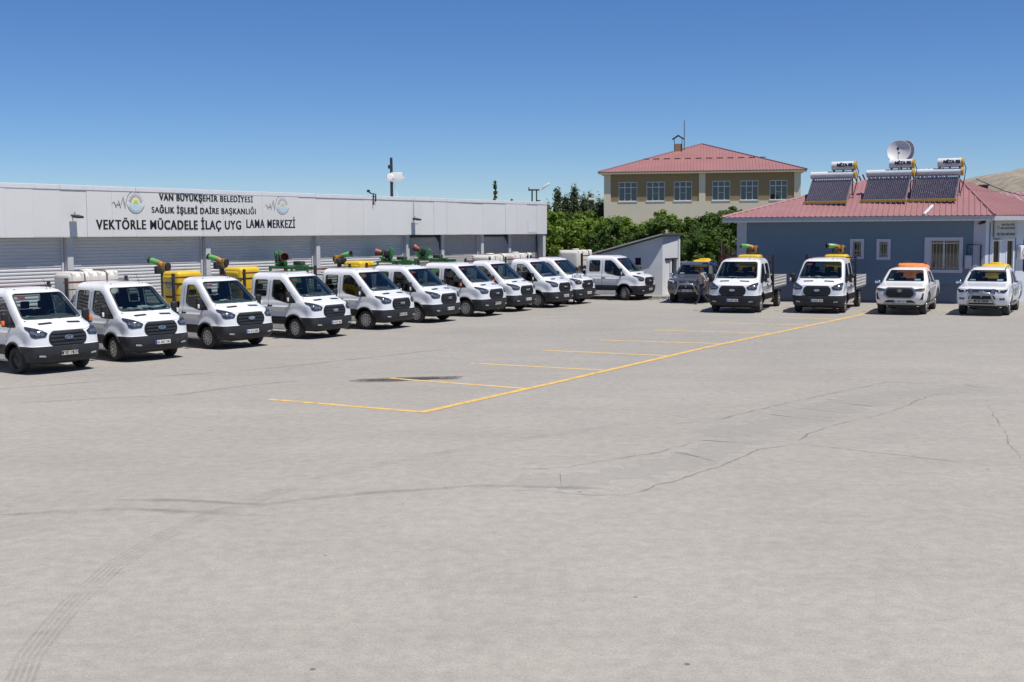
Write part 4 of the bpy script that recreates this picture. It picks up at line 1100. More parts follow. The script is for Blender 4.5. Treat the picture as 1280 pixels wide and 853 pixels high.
marks = [[(-4.16, 10.03), (-4.32, 10.67), (-4.4, 11.32), (-4.48, 12.19), (-4.5, 13.5), (-4.38, 14.63), (-4.09, 15.78), (-3.54, 16.93), (-3.01, 18.15), (-2.23, 19.25), (-1.21, 20.23), (-.43, 21.05), (2.2, 23.2)],
 [(-5.56, 16.95), (-4.64, 16.87), (-3.47, 16.58), (-2.18, 17.21), (-.48, 17.69), (1.4, 17.4)],
 [(-10.73, 26.59), (-9.57, 27.02), (-7.55, 27.73), (-6.16, 29.4), (-5.13, 30.09)],
 [(-12.5, 28.6), (-9.8, 30.6), (-6.4, 32.8), (-2.0, 37.5)],
 [(-6.83, 16.09), (-5.2, 16.4), (-3.2, 15.9)]]
for i, c in enumerate(marks):
    b = BM()
    if i == 0:
        for d in (-.12, -.06, 0, .06, .12): ribbon(b, [(x + d, y - d * .3) for x, y in c], .034, .005, 0, i)
    else:
        for q in range(3): ribbon(b, c, (.26, .26, .26, .3, .3, .22, .24)[i] * (1, .62, .3)[q], .0046 + i * .0002 + q * .0005, .02, 20 + i, True)
    part('tyre_mark', b, T_ if i == 0 else T2_, yard)
for i, (pts, w) in enumerate([([(-.02, 18.09), (.87, 17.95), (2.01, 18.71), (3.11, 19.8), (3.95, 21.53)], 1.05), ([(3.45, 21.97), (4.78, 22.79), (6.54, 24.96), (7.76, 26.35), (9.55, 27.53), (11.04, 28.12)], 1.3)]):
    b = BM(); ribbon(b, pts, w, .0035, .05, 40 + i); part('worn_patch', b, P_, yard)
b = BM(); P = [(-4.04, 29.95), (-3.68, 30.4), (-2.82, 30.6), (-2.07, 30.75), (-1.25, 30.75), (-1.25, 30.15), (-2.38, 29.98), (-2.97, 29.68), (-3.7, 29.62)]
P = [(x + mnoise.noise(Vector((x * 3, y * 3, 1))) * .12, y + mnoise.noise(Vector((x * 3, y * 3, 5))) * .12) for x, y in densify(P, .12)]

for q, k_ in enumerate((1.0, .86, .70, .5)):
    Q = [(-2.5 + (x + 2.5) * (k_ * .9 + .1), 30.2 + (y - 30.2) * k_) for x, y in P]; b.faces.new([b.verts.new((x, y, .0012 + q * .0005)) for x, y in Q])
part('oil_stain', b, S_, yard)

# ---------------------------------------------------------------- depot building (front wall runs along local X, +Y goes inside)
M['fascia'] = mat('pale_grey_metal_cladding', (.62, .625, .62), .5, var=.05, scale=.8, dirt=((.48, .49, .48), 1.2, .60, .35))
M['coping'] = mat('white_coping_metal', (.62, .64, .66), .45, var=.08, dirt=((.40, .38, .35), 5, .55, .5))
M['shutter'] = mat('white_roller_shutter', (.55, .55, .55), .5, var=.05, dirt=((.40, .38, .34), 1.5, .58, .4))
M['shutter2'] = mat('grey_roller_shutter', (.37, .36, .345), .6, var=.1)
M['pillar'] = mat('grey_white_pillar_paint', (.50, .51, .53), .6, var=.1, dirt=((.32, .31, .29), 3, .58, .5))
M['guide'] = mat('shutter_guide_rail', (.55, .56, .58), .4, var=.06)
M['dark'] = mat('dark_gap_and_chimney', (.04, .042, .045), .8)  # near-black colour for the shaded bay gaps, also on the wing chimney
SL = .0076
dep = thing('depot_building', 'long pale grey metal depot building with roller shutters and black lettering', 'building', (-28.753, 18.145, 0), 0)
dep.rotation_euler = (RZ(rad(90 - 32.254)) @ RY(SL)).to_euler()
S0, S1, ZB, ZT = 7.6, 57.44, 3.69, 5.39
b = BM(); box(b, S0, S1 - .03, .46, 14, -.8, 3.70); box(b, S0, S1 - .03, .04, 14, 3.72, 5.22); part('wall', b, M['fascia'], dep)
pw = (S1 - S0) / 48
rng = random.Random(4); pmesh = []
for v in range(3):
    b = BM(); box(b, .002, pw - .002, -.02, .03, ZB, 5.24, bev=.003, seg=1); box(b, .012, pw - .012, -.02, .4, ZB - .012, ZB + .01); pmesh.append(new_mesh('fascia_panel', b, M['fascia']))
for k in range(48):
    link('fascia_panel', pmesh[k % 3], dep, (S0 + k * pw, rng.uniform(-.003, .003), 0), (rng.uniform(-.002, .002), 0, rng.uniform(-.003, .003)))
b = BM(); box(b, 0, (S1 - S0) / 16 - .008, -.045, .35, 5.235, ZT, bev=.008, seg=1)
for k in range(0): box(b, .2 + k * .62, .2 + k * .62 + rng.uniform(.15, .4), -.05, -.035, 5.228, 5.243)
cm_ = new_mesh('coping', b, [M['coping']])
for k in range(16): link('coping', cm_, dep, (S0 + k * (S1 - S0) / 16, rng.uniform(-.006, .006), rng.uniform(-.004, .004)))
def shutter(x0, x1, m, pitch, depth, y=.42, z0=-.7, z1=3.70):
    b = BM(); z = z0; prev = None
    while z < z1:
        for dz, yy in ((0, 0), (.30, 0), (.45, -depth), (.85, -depth), (1.0, 0)):
            cur = (b.verts.new((x0, y + yy, z + dz * pitch)), b.verts.new((x1, y + yy, z + dz * pitch)))
            if prev: b.faces.new((prev[0], prev[1], cur[1], cur[0]))
            prev = cur
        z += pitch; prev = cur
    bmesh.ops.remove_doubles(b, verts=b.verts, dist=.0005)
    return part('roller_shutter', b, m, dep)
pil = [26.6 + 6.17 * k for k in range(-2, 5)]
prevx = S0
for k, x in enumerate(pil + [57.44]):
    if k < 6: shutter(prevx + (.38 if k else .0), x, M['shutter'], .112, .018)
    if k < 7:
        b = BM(); box(b, x + .06, x + .30, .18, .46, -.7, 3.69, bev=.01, seg=1); part('pillar', b, M['pillar'], dep)
        b = BM(); box(b, x - .03, x + .045, .36, .44, -.7, 3.69); box(b, x + .315, x + .37, .36, .44, -.7, 3.69); part('shutter_guide', b, M['guide'], dep)
    prevx = x
for x0, x1 in ((45.62, 48.10), (48.36, 51.18), (51.66, 54.10), (54.32, 57.10)): shutter(x0, x1, M['shutter2'], .09, .006)
for x in (48.10, 54.10):
    b = BM(); box(b, x, x + .22, .30, .46, -.7, 3.69); part('pillar', b, M['pillar'], dep)
for x in (45.62, 51.66):
    b = BM(); box(b, x, x + 2.48, .36, .43, 3.56, 3.69); prism(b, [(x + 2.0, 3.69), (x + 2.47, 3.69), (x + 2.47, 2.95), (x + 2.42, 3.3)], .36, .41, plane='XZ'); part('dark_gap', b, M['dark'], dep)  # dark pieces stand in for the unlit gap above these shutters
b = BM(); box(b, 45.62, 48.08, .34, .40, 2.30, 2.36); part('rail', b, M['guide'], dep)
b = BM(); box(b, 57.12, 57.40, .03, .30, -.7, 3.68, bev=.01, seg=1); part('pillar', b, M['pillar'], dep)
# lettering
def dtext(s, x0, x1, zb, zt):
    zb += SL * x0; zt += SL * x0
    h_ = zt - zb; tm = text_mesh('lettering', s, x1 - x0 - h_ * .07, h_, .010, .010, spacing=1.14, cap=True, bold=h_ * .075); tm.materials.append(M['ink'])
    link('lettering', tm, dep, (x0, -.022, zb))
# heights cover accents and cedillas
def dline(words, zb, cap):
    for s, x0, x1, up, dn in words: dtext(s, x0, x1, zb, zb + cap)
dline([('VAN BÜYÜKŞEHİR BELEDİYESİ', 30.46, 35.13, 0, 0)], 4.735, .225)
dline([('SAĞLIK İŞLERİ DAİRE BAŞKANLIĞI', 30.09, 35.27, 0, 0)], 4.285, .215)
dline([('VEKTÖRLE MÜCADELE İLAÇ UYG', 27.68, 34.47, 0, 0), ('LAMA MERKEZİ', 34.74, 37.50, 0, 0)], 3.725, .325)
M['sunline'] = mat('grey_logo_print', (.16, .17, .17), .6); M['sunyel'] = mat('pale_yellow_print', (.68, .71, .45), .6); M['sungrn'] = mat('lime_print', (.50, .60, .14), .6); M['sunblu'] = mat('sky_blue_print', (.45, .62, .70), .6)
def logo(cx, cz, k):
    cz += SL * cx; t = link('emblem', None, dep, (cx, -.024, cz)); t.scale = (k, 1, k)
    def q(x, y): return (x - 645) / 506, -(y - 490) / 620
    b = BM()
    path = [(120, 545), (140, 500), (165, 482), (190, 530), (210, 605), (240, 545), (272, 450), (285, 540), (300, 620), (325, 520), (375, 370), (385, 500), (403, 630), (430, 480), (465, 360), (520, 285), (590, 246), (650, 244), (700, 258)]
    wd = [4, 7, 10, 14, 16, 8, 12, 14, 14, 8, 16, 16, 14, 8, 8, 8, 7, 6, 3]
    def stroke(path, wd, y=-.008):
        pr = None
        for i, p in enumerate(path):
            a = Vector(q(*path[max(0, i - 1)])); c = Vector(q(*path[min(len(path) - 1, i + 1)])); d = (c - a).normalized(); nn = Vector((-d.y, d.x)); pp = Vector(q(*p)); w = wd[i] / 506 * .55
            cur = (b.verts.new((pp.x + nn.x * w, y, pp.y + nn.y * w)), b.verts.new((pp.x - nn.x * w, y, pp.y - nn.y * w)))
            if pr: b.faces.new((pr[0], pr[1], cur[1], cur[0]))
            pr = cur
    stroke(path, wd); stroke([(222, 545), (295, 545)], [10, 10])
    part('emblem_script', b, M['ink'], t)
    b = BM()
    def arc(r0, r1, a0, a1, y, n=28):
        pr = None
        for i in range(n + 1):
            a = rad(a0 + (a1 - a0) * i / n); cur = (b.verts.new((r0 * math.cos(a), y, r0 * math.sin(a))), b.verts.new((r1 * math.cos(a), y, r1 * math.sin(a))))
            if pr: b.faces.new((pr[0], pr[1], cur[1], cur[0]))
            pr = cur
    arc(.372, .392, 190, 345, -.006); arc(.338, .346, 205, 335, -.006)
    for a in range(206, 340, 9): arc(.350, .366, a, a + 5, -.006, 2)
    for a in range(62, 100, 9): arc(.345, .362, a, a + 5, -.006, 2)
    part('emblem_ring', b, M['sunline'], t)
    b = BM()
    for i in range(17):
        a = rad(4 + 172 * i / 16); L0, L1 = .19, .33 if i % 2 else .29; w = .011
        d = Vector((math.cos(a), math.sin(a))); nn = Vector((-d.y, d.x)) * w
        quad(b, [(d.x * L0 - nn.x, -.006, d.y * L0 - nn.y), (d.x * L1 - nn.x * .6, -.006, d.y * L1 - nn.y * .6), (d.x * L1 + nn.x * .6, -.006, d.y * L1 + nn.y * .6), (d.x * L0 + nn.x, -.006, d.y * L0 + nn.y)])
    part('emblem_rays', b, M['sunline'], t)
    b = BM(); arc(.001, .19, -14, 194, -.004); part('emblem_glow_disc', b, M['sunyel'], t)
    b = BM(); arc(.001, .10, -25, 205, -.010); part('emblem_sun', b, M['sungrn'], t)
    b = BM(); pts = [(.29 * math.cos(rad(a)), .29 * math.sin(rad(a))) for a in range(195, 346, 8)] + [(.12, -.05), (0, -.09), (-.1, -.05)]
    f = b.faces.new([b.verts.new((x, -.012, z)) for x, z in pts]); part('emblem_water', b, M['sunblu'], t)
logo(29.40, 4.635, 1.0); logo(36.78, 4.605, .97)
def dep_pt(s, y, z):
    return dep.matrix_basis @ Vector((s, y, z)) if False else (Matrix.Translation(dep.location) @ dep.rotation_euler.to_matrix().to_4x4()) @ Vector((s, y, z))
def flood(s, z, lab, conduit):
    p = dep_pt(s, -.02, z + SL * s); t = thing('floodlight', lab, 'floodlight', p, rad(90 - 32.254), 'floodlights on the depot wall')
    b = BM(); box(b, -.02, .02, -.10, 0, -.03, .02); tube(b, [(0, -.08, .0), (0, -.12, .16)], .012, 5); part('arm', b, M['chassis'], t)
    b = BM(); box(b, -.15, .15, -.16, .14, -.03, .035, bev=.015, mtx=T(0, -.22, .02) @ RX(rad(12))); h = part('lamp_head', b, M['chassis'], t, smooth=40)
    b = BM(); box(b, -.12, .12, -.13, .10, -.042, -.029, mtx=T(0, -.22, .02) @ RX(rad(12))); part('lens', b, M['lens'], h)
    if conduit:
        b = BM(); tube(b, [(.05, -.02, .0), (.05, -.02, 1.0), (.05, .1, 1.08)], .015, 6); part('conduit', b, M['guide'], t)
        b = BM(); box(b, -.03, .03, -.3, 0, -.22, -.18); tube(b, [(.05, -.03, -.02), (.05, -.03, -.18)], .012, 5); part('bracket', b, M['guide'], t)
flood(26.76, 4.14, 'small floodlight on the depot fascia left of the lettering, above the near pillar', False)
flood(45.42, 4.03, 'small floodlight on the depot fascia below a vertical conduit, far from the lettering', True)
b = BM(); tri = [(55.47, 4.40), (55.47, 3.76), (56.44, 3.74), (56.30, 3.76), (55.66, 4.22)]; prism(b, tri, -.028, -.02, plane='XZ'); part('bent_panel_edge', b, M['coping'], dep)
# roof-top mast and fittings
mp = dep_pt(48.03, 3.2, 5.0)
t = thing('antenna_mast', 'dark roof mast with pale radio boxes on the depot roof', 'antenna mast', (mp.x, mp.y, 5.0))
b = BM(); cyl(b, (0, 0, 0), (0, 0, 2.05), .075, .065, 12); part('mast_pole', b, M['chassis'], t, smooth=40)
b = BM(); box(b, -.02, .52, -.10, .20, .88, 1.34, bev=.03); box(b, .52, .62, -.04, .1, 1.0, 1.12, bev=.01); part('radio_box', b, M['platewhite'], t, smooth=40)
b = BM(); lathe(b, [(0, .16), (.14, .15), (.19, .05), (.19, 0), (0, .02)], 16, 0, T(-.06, -.1, 1.1) @ RX(rad(80))); part('small_dish', b, M['platewhite'], t, smooth=40)
b = BM(); box(b, -.16, .02, -.08, .08, 1.52, 1.70, bev=.02); part('camera_head', b, M['chassis'], t, smooth=40)
b = BM(); tube(b, [(.05, 0, .95), (.2, 0, .5), (.34, 0, 0)], .012, 5); part('stay_cable', b, M['platewhite'], t)
mp = dep_pt(42.5, .15, 5.34)
t = thing('cable_bracket', 'small dark bent bracket on the depot roof edge, left of the mast', 'bracket', mp, rad(90 - 32))
b = BM(); tube(b, [(0, -.22, -.35), (0, -.22, .12), (-.18, -.2, .16), (-.3, -.2, .22)], .03, 6); tube(b, [(.16, -.22, -.2), (.16, -.22, .12), (0, -.22, .14)], .028, 6); lathe(b, [(0, -.06), (.07, -.05), (.07, .05), (0, .06)], 8, 0, T(-.32, -.2, .25)); part('bracket_tube', b, M['chassis'], t)
mp = dep_pt(56.6, 1.8, 5.0)
t = thing('street_lamp', 'white headed street lamp above the far end of the depot roof', 'street lamp', (1.28, 66.5, 0))
b = BM(); cyl(b, (-.14, 0, 0), (-.14, 0, 5.60), .05, .04, 8); cyl(b, (.10, 0, 0), (.10, 0, 5.60), .035, .035, 8); box(b, -.34, .26, -.04, .04, 5.56, 5.64); box(b, -.34, -.28, -.04, .04, 5.56, 5.74); box(b, .1, .3, -.04, .04, 5.0, 5.06); part('lamp_pole', b, M['chassis'], t)
b = BM(); tube(b, [(.26, 0, 5.60), (.40, 0, 5.64), (.50, 0, 5.70)], .03, 6); part('lamp_arm', b, M['platewhite'], t)
b = BM(); box(b, 0, .46, -.12, .12, -.05, .08, bev=.04, mtx=T(.42, 0, 5.68) @ RY(rad(-33))); part('lamp_head', b, M['platewhite'], t, smooth=40)

# ---------------------------------------------------------------- roofs
M['redroof'] = mat('faded_red_trapezoid_sheet', (.33, .165, .165), .5, var=.14, scale=.7, dirt=((.38, .24, .235), 1.5, .56, .5))
M['redroof2'] = mat('faded_red_school_sheet', (.32, .15, .145), .55, var=.12, scale=.5, dirt=((.36, .20, .19), 1.0, .56, .5))
M['eave'] = mat('pale_eave_board', (.42, .43, .46), .6, var=.08)
def roof_plane(bm, eL, eR, rR, rL, sp=.25, rw=.05, rh=.03, mi=0):
    eL, eR, rR, rL = map(Vector, (eL, eR, rR, rL)); e = (eR - eL); W = e.length; e.normalize()
    nrm = e.cross((rL + rR) / 2 - eL).normalized()
    if nrm.z < 0: nrm = -nrm
    up = nrm.cross(e).normalized()
    if up.z < 0: up = -up
    def loc(p): d = p - eL; return d.dot(e), d.dot(up)
    a = loc(rL); c = loc(rR); 
    pts = [eL, eR, rR] + ([rL] if (rL - rR).length > .01 else [])
    bm.faces.new([bm.verts.new(p) for p in pts]).material_index = mi
    H = max(a[1], c[1]); x = sp / 2
    while x < W:
        top = H
        if a[0] > 1e-3 and x < a[0]: top = min(top, a[1] * x / a[0])
        if c[0] < W - 1e-3 and x > c[0]: top = min(top, c[1] * (W - x) / (W - c[0]))
        if top > .1:
            o = eL + e * x; T0 = up * top
            v = [bm.verts.new(p) for p in (o - e * rw, o - e * rw * .5 + nrm * rh, o + e * rw * .5 + nrm * rh, o + e * rw, o - e * rw + T0, o - e * rw * .5 + nrm * rh + T0, o + e * rw * .5 + nrm * rh + T0, o + e * rw + T0)]
            for i in range(3): bm.faces.new((v[i], v[i + 1], v[i + 5], v[i + 4])).material_index = mi
            bm.faces.new((v[0], v[1], v[2], v[3])).material_index = mi
        x += sp
def ridge_cap(bm, p0, p1, r=.07):
    cyl(bm, p0, p1, r, r, 6)

# ---------------------------------------------------------------- office building
M['blue'] = mat('slate_blue_render', (.135, .20, .27), .85, var=.08, scale=.6, dirt=((.20, .245, .30), 1.2, .60, .3))
M['bluelow'] = mat('lower_blue_render', (.125, .165, .225), .85, var=.1, scale=.8)
M['lav'] = mat('pale_lavender_render', (.42, .44, .52), .85, var=.06)
M['trim'] = mat('white_window_surround', (.50, .52, .60), .8, var=.06)
M['upvc'] = mat('white_window_frame', (.68, .69, .71), .4, var=.04)
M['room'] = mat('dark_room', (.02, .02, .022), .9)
off = thing('office_building', 'low slate blue office with a faded red hipped metal roof', 'building', (19.829, 56.405, 0), rad(-20))
CH = Vector((math.cos(rad(52)), math.sin(rad(52)), 0)); c0 = Vector((1.7, 0, 0)); c1 = c0 + CH * 4.2
plan = [(-9.5, 0), (1.7, 0), (c1.x, c1.y), (c1.x + 9, c1.y + .6), (c1.x + 9, 11), (-9.5, 11)]
holes = [(-4.21, -3.58, 2.03, 2.97), (-3.02, -2.39, 2.0, 2.96), (-.90, .76, 1.41, 3.03)]
H_ = 3.80
# front wall is built in pieces round the window openings
b = BM()
def wallseg(b, x0, x1, z0, z1, mi=0): box(b, x0, x1, 0, .28, z0, z1, mi)
op = [(-4.09, -3.70, 2.14, 2.86), (-2.90, -2.51, 2.12, 2.85), (-.63, .62, 1.54, 2.90)]
x = -9.02
for (a, c, z0, z1) in op:
    wallseg(b, x, a, .9, H_); wallseg(b, a, c, .9, z0); wallseg(b, a, c, z1, H_); x = c
wallseg(b, x, 1.18, .9, H_)
part('wall', b, M['blue'], off)
b = BM(); box(b, -9.02, 1.18, -.012, .28, 0, .9); part('plinth', b, M['bluelow'], off)
b = BM(); box(b, -9.5, -9.03, -.02, .3, 0, H_); box(b, -9.5, -9.22, .3, 11, 0, H_); box(b, 1.19, 1.70, -.02, .3, 0, H_); box(b, -9.5, c1.x + 8.7, 10.7, 11, 0, H_); part('corner_strip', b, M['lav'], off)
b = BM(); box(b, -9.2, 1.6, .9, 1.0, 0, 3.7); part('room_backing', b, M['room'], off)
for (X0, X1, Z0, Z1), (a, c, z0, z1) in zip(holes, op):
    w = link('window', None, off, ((a + c) / 2, 0, z0)); W2 = (c - a) / 2; Hh = z1 - z0
    b = BM(); f = -.035; L, R, Bt, Tp = X0 - (a + c) / 2, X1 - (a + c) / 2, Z0 - z0, Z1 - z0
    box(b, L, -W2, f, .05, Bt, Tp); box(b, W2, R, f, .05, Bt, Tp); box(b, -W2, W2, f, .05, Bt, 0); box(b, -W2, W2, f, .05, Hh, Tp); part('surround', b, M['trim'], w)
    b = BM(); t_ = .045
    box(b, -W2, -W2 + t_, .08, .14, 0, Hh); box(b, W2 - t_, W2, .08, .14, 0, Hh); box(b, -W2 + t_, W2 - t_, .08, .14, 0, t_); box(b, -W2 + t_, W2 - t_, .08, .14, Hh - t_, Hh)
    if W2 > .4: box(b, -.10, -.02, .08, .14, t_, Hh - t_); box(b, -W2 + t_, W2 - t_, .085, .135, Hh - .16, Hh - .12)
    part('frame', b, M['upvc'], w)
    b = BM(); box(b, -W2 + t_, W2 - t_, .10, .108, t_, Hh - t_); part('pane', b, G_bld, w)
    b = BM(); n_ = 8 if W2 > .4 else 3
    for k in range(n_): xx = -W2 + 2 * W2 * (k + .7) / (n_ + .4); cyl(b, (xx, .02, 0), (xx, .02, Hh), .011, seg=6)
    for zz in (.12, Hh - .12): box(b, -W2, W2, .01, .03, zz - .01, zz + .01)
    part('security_bars', b, mat('grey_bars', (.42, .41, .40), .5), w)
    if W2 > .4:
        b = BM(); box(b, -.78, .80, .30, .34, .0, .3); part('curtain', b, mat('dull_curtain', (.10, .09, .08), .9), w)
# gas box and pipe
t = thing('meter_box', 'grey wall box beside the barred office window', 'meter box', (0, 0, 0)); t.parent = off; 
t.parent = None; t.location = Matrix.Translation(off.location) @ RZ(rad(-20)) @ Vector((1.0, -.1, 1.61)); t.rotation_euler = (0, 0, rad(-20))
b = BM(); box(b, -.16, .16, -.08, .08, 0, .61, bev=.015); part('box_body', b, M['lav'], t); b = BM(); box(b, -.12, .12, -.09, -.08, .05, .56); part('box_door', b, M['trim'], t)
t = thing('gas_pipe', 'dark bent pipe on the wall above the grey meter box', 'pipe', t.location.copy(), rad(-20))
b = BM(); tube(b, [(-.06, 0, .61), (-.06, 0, 1.08), (.52, 0, 1.08), (.52, 0, -1.6)], .035, 8); tube(b, [(.1, 0, .61), (.1, 0, .9), (.02, 0, .95)], .02, 6); part('pipe_run', b, mat('dark_blue_pipe', (.03, .045, .07), .5), t)
# entrance wall
ent = link('entrance_wall', None, off, tuple(c0), (0, 0, rad(52)))
b = BM()
M['entr'] = mat('entrance_white_blue_render', (.55, .60, .68), .8, var=.05)
for a, c in ((.02, .50), (1.08, 1.48), (2.06, 4.2)): box(b, a, c, 0, .25, 0, H_)
box(b, .50, 1.08, 0, .25, 2.92, H_); box(b, 1.48, 2.06, 0, .25, 2.92, H_); part('wall', b, M['entr'], ent)
b = BM()
for a in (.50, 1.48):
    box(b, a, a + .07, -.02, .2, 0, 2.92); box(b, a + .51, a + .58, -.02, .2, 0, 2.92); box(b, a + .07, a + .51, -.02, .2, 2.84, 2.92); box(b, a + .07, a + .51, -.02, .2, 1.0, 1.08); box(b, a + .07, a + .51, -.02, .2, 0, .12)
part('door_frame', b, M['upvc'], ent)
b = BM()
for a in (.50, 1.48): box(b, a + .07, a + .51, .06, .07, .12, 1.0); box(b, a + .07, a + .51, .06, .07, 1.08, 2.84)
part('door_glass', b, G_bld, ent)
b = BM(); box(b, .5, 2.1, .3, .34, 0, 2.9); part('door_curtain', b, mat('beige_curtain', (.24, .20, .17), .9), ent)
b = BM(); box(b, .25, .36, -.004, .01, .1, 3.7); box(b, 2.12, 2.20, -.006, .01, .1, 3.75); part('blue_stripe', b, M['blue'], ent)
b = BM(); box(b, 2.75, 3.5, -.005, .01, 1.4, 2.9); part('side_window', b, M['room'], ent)
def ent_pt(x, y, z): return Matrix.Translation(off.location) @ RZ(rad(-20)) @ (c0 + RZ(rad(52)).to_3x3() @ Vector((x, y, 0)) + Vector((0, 0, z)))
t = thing('wall_sign', 'pale rectangular sign with three lines of dark lettering above the office entrance', 'sign', ent_pt(.50, -.10, 2.98), rad(32))
b = BM(); box(b, 0, 1.55, -.04, .04, 0, .84, bev=.008); part('sign_board', b, mat('pale_sign_board', (.50, .51, .48), .6), t)
for s, x0, w_, z, h in (('MÜDÜRLÜĞÜ', .45, .90, .56, .11), ('BELEDİYESİ', .38, 1.02, .40, .12), ('VEKTÖRLE MÜCADELE', .10, 1.32, .12, .13)):
    tm = text_mesh('sign_lettering', s, w_, h, .004, .02); tm.materials.append(M['ink']); link('sign_lettering', tm, t, (x0, -.042, z))
b = BM(); lathe(b, [(.07, 0), (.07, .004), (.045, .004), (.045, 0)], 16, 0, T(.2, -.044, .47) @ RX(rad(90))); part('sign_emblem', b, mat('grey_green_print', (.15, .2, .18), .6), t)
t = thing('tube_lamp', 'short white lamp under the sign at the office entrance', 'lamp', ent_pt(.56, -.2, 2.88), rad(32)); b = BM(); cyl(b, (0, 0, 0), (.5, 0, 0), .03, seg=8); box(b, .0, .5, .02, .2, -.01, .02); part('lamp_body', b, M['platewhite'], t)
t = thing('air_conditioner', 'white wall unit right of the office entrance at the photo edge', 'air conditioner', ent_pt(2.24, -.24, 1.98), rad(32))
b = BM(); box(b, 0, .78, 0, .24, 0, .64, bev=.05); part('casing', b, M['upvc'], t, smooth=40); b = BM(); lathe(b, [(.22, 0), (.24, .01), (.22, .02)], 16, 0, T(.36, 0, .32) @ RX(rad(90))); part('fan_grille', b, M['chassis'], t)
t = thing('security_camera', 'small black bullet camera under the office eave', 'camera', Matrix.Translation(off.location) @ RZ(rad(-20)) @ Vector((1.5, -.12, 3.66)), rad(-20))
b = BM(); box(b, -.02, .2, .0, .1, .06, .1); cyl(b, (.16, -.05, .04), (-.10, -.12, -.02), .05, seg=8); part('camera_body', b, M['black'], t)
# eaves and roof
EV = 3.78
ev = [(-10.1, -.62), (2.05, -.62), (c1.x + .9, c1.y + .30), (c1.x + 10, c1.y + .2), (c1.x + 10, 11.6), (-10.1, 11.6)]
b = BM(); prism(b, ev, EV, 4.00); part('eave_board', b, M['eave'], off)
b = BM(); z0 = 4.015; R0 = (-4.0, 5.5, 5.82); R1 = (.55, 5.5, 5.80)
roof_plane(b, (-10.12, -.64, z0), (2.05, -.64, z0), R1, R0)
roof_plane(b, (2.05, -.64, z0), (c1.x + .92, c1.y + .28, z0), R1, R1)
roof_plane(b, (-10.12, 11.6, z0), (-10.12, -.64, z0), R0, R0)
roof_plane(b, (c1.x + .92, c1.y + .28, z0), (-10.12, 11.6, z0), R0, R1)
roof = part('roof', b, M['redroof'], off)
b = BM(); ridge_cap(b, (-10.12, -.64, z0 + .02), R0); ridge_cap(b, R0, R1); ridge_cap(b, R1, (2.05, -.64, z0 + .02)); part('ridge_cap', b, M['redroof'], roof)
b = BM(); quad(b, [(-1.08 + 1.5, 0.0, z0 + .27), (-.95 + 1.5, -.05, z0 + .26), (-1.28 + 1.5 - .1, -.66, z0 + .05), (-1.48 + 1.5 - .1, -.66, z0 + .05)]); 
b.free()
b = BM(); tube(b, [(-.62, .75, z0 + .46), (-.95, -.60, z0 + .06)], .07, 6); part('roof_flashing', b, M['coping'], roof)
wing = thing('office_wing', 'low wing with a paler red metal roof behind the right end of the office', 'building', (25.0, 62.0, 0), rad(-8))
b = BM(); box(b, .3, 16, 1.0, 11, 0, 3.9); part('wall', b, M['lav'], wing)
b = BM(); roof_plane(b, (-2.6, .4, 4.05), (16, .4, 4.05), (16, 6.2, 5.30), (-.4, 6.2, 5.30), sp=.3); roof_plane(b, (16, 12, 4.05), (-2.6, 12, 4.05), (-.4, 6.2, 5.30), (16, 6.2, 5.30), sp=.3)
roof_plane(b, (-2.6, 12, 4.05), (-2.6, .4, 4.05), (-.4, 6.2, 5.3), (-.4, 6.2, 5.3), sp=.3)
part('roof', b, mat('paler_red_sheet', (.38, .22, .22), .5, var=.12), wing)
b = BM(); box(b, -.15, .2, 5.6, 6.0, 4.9, 5.66); box(b, -.2, .25, 5.55, 6.05, 5.66, 5.72); part('chimney', b, M['dark'], wing); b = BM(); box(b, -.5, -.17, 5.5, 5.8, 5.0, 5.45); part('vent_box', b, M['upvc'], wing)

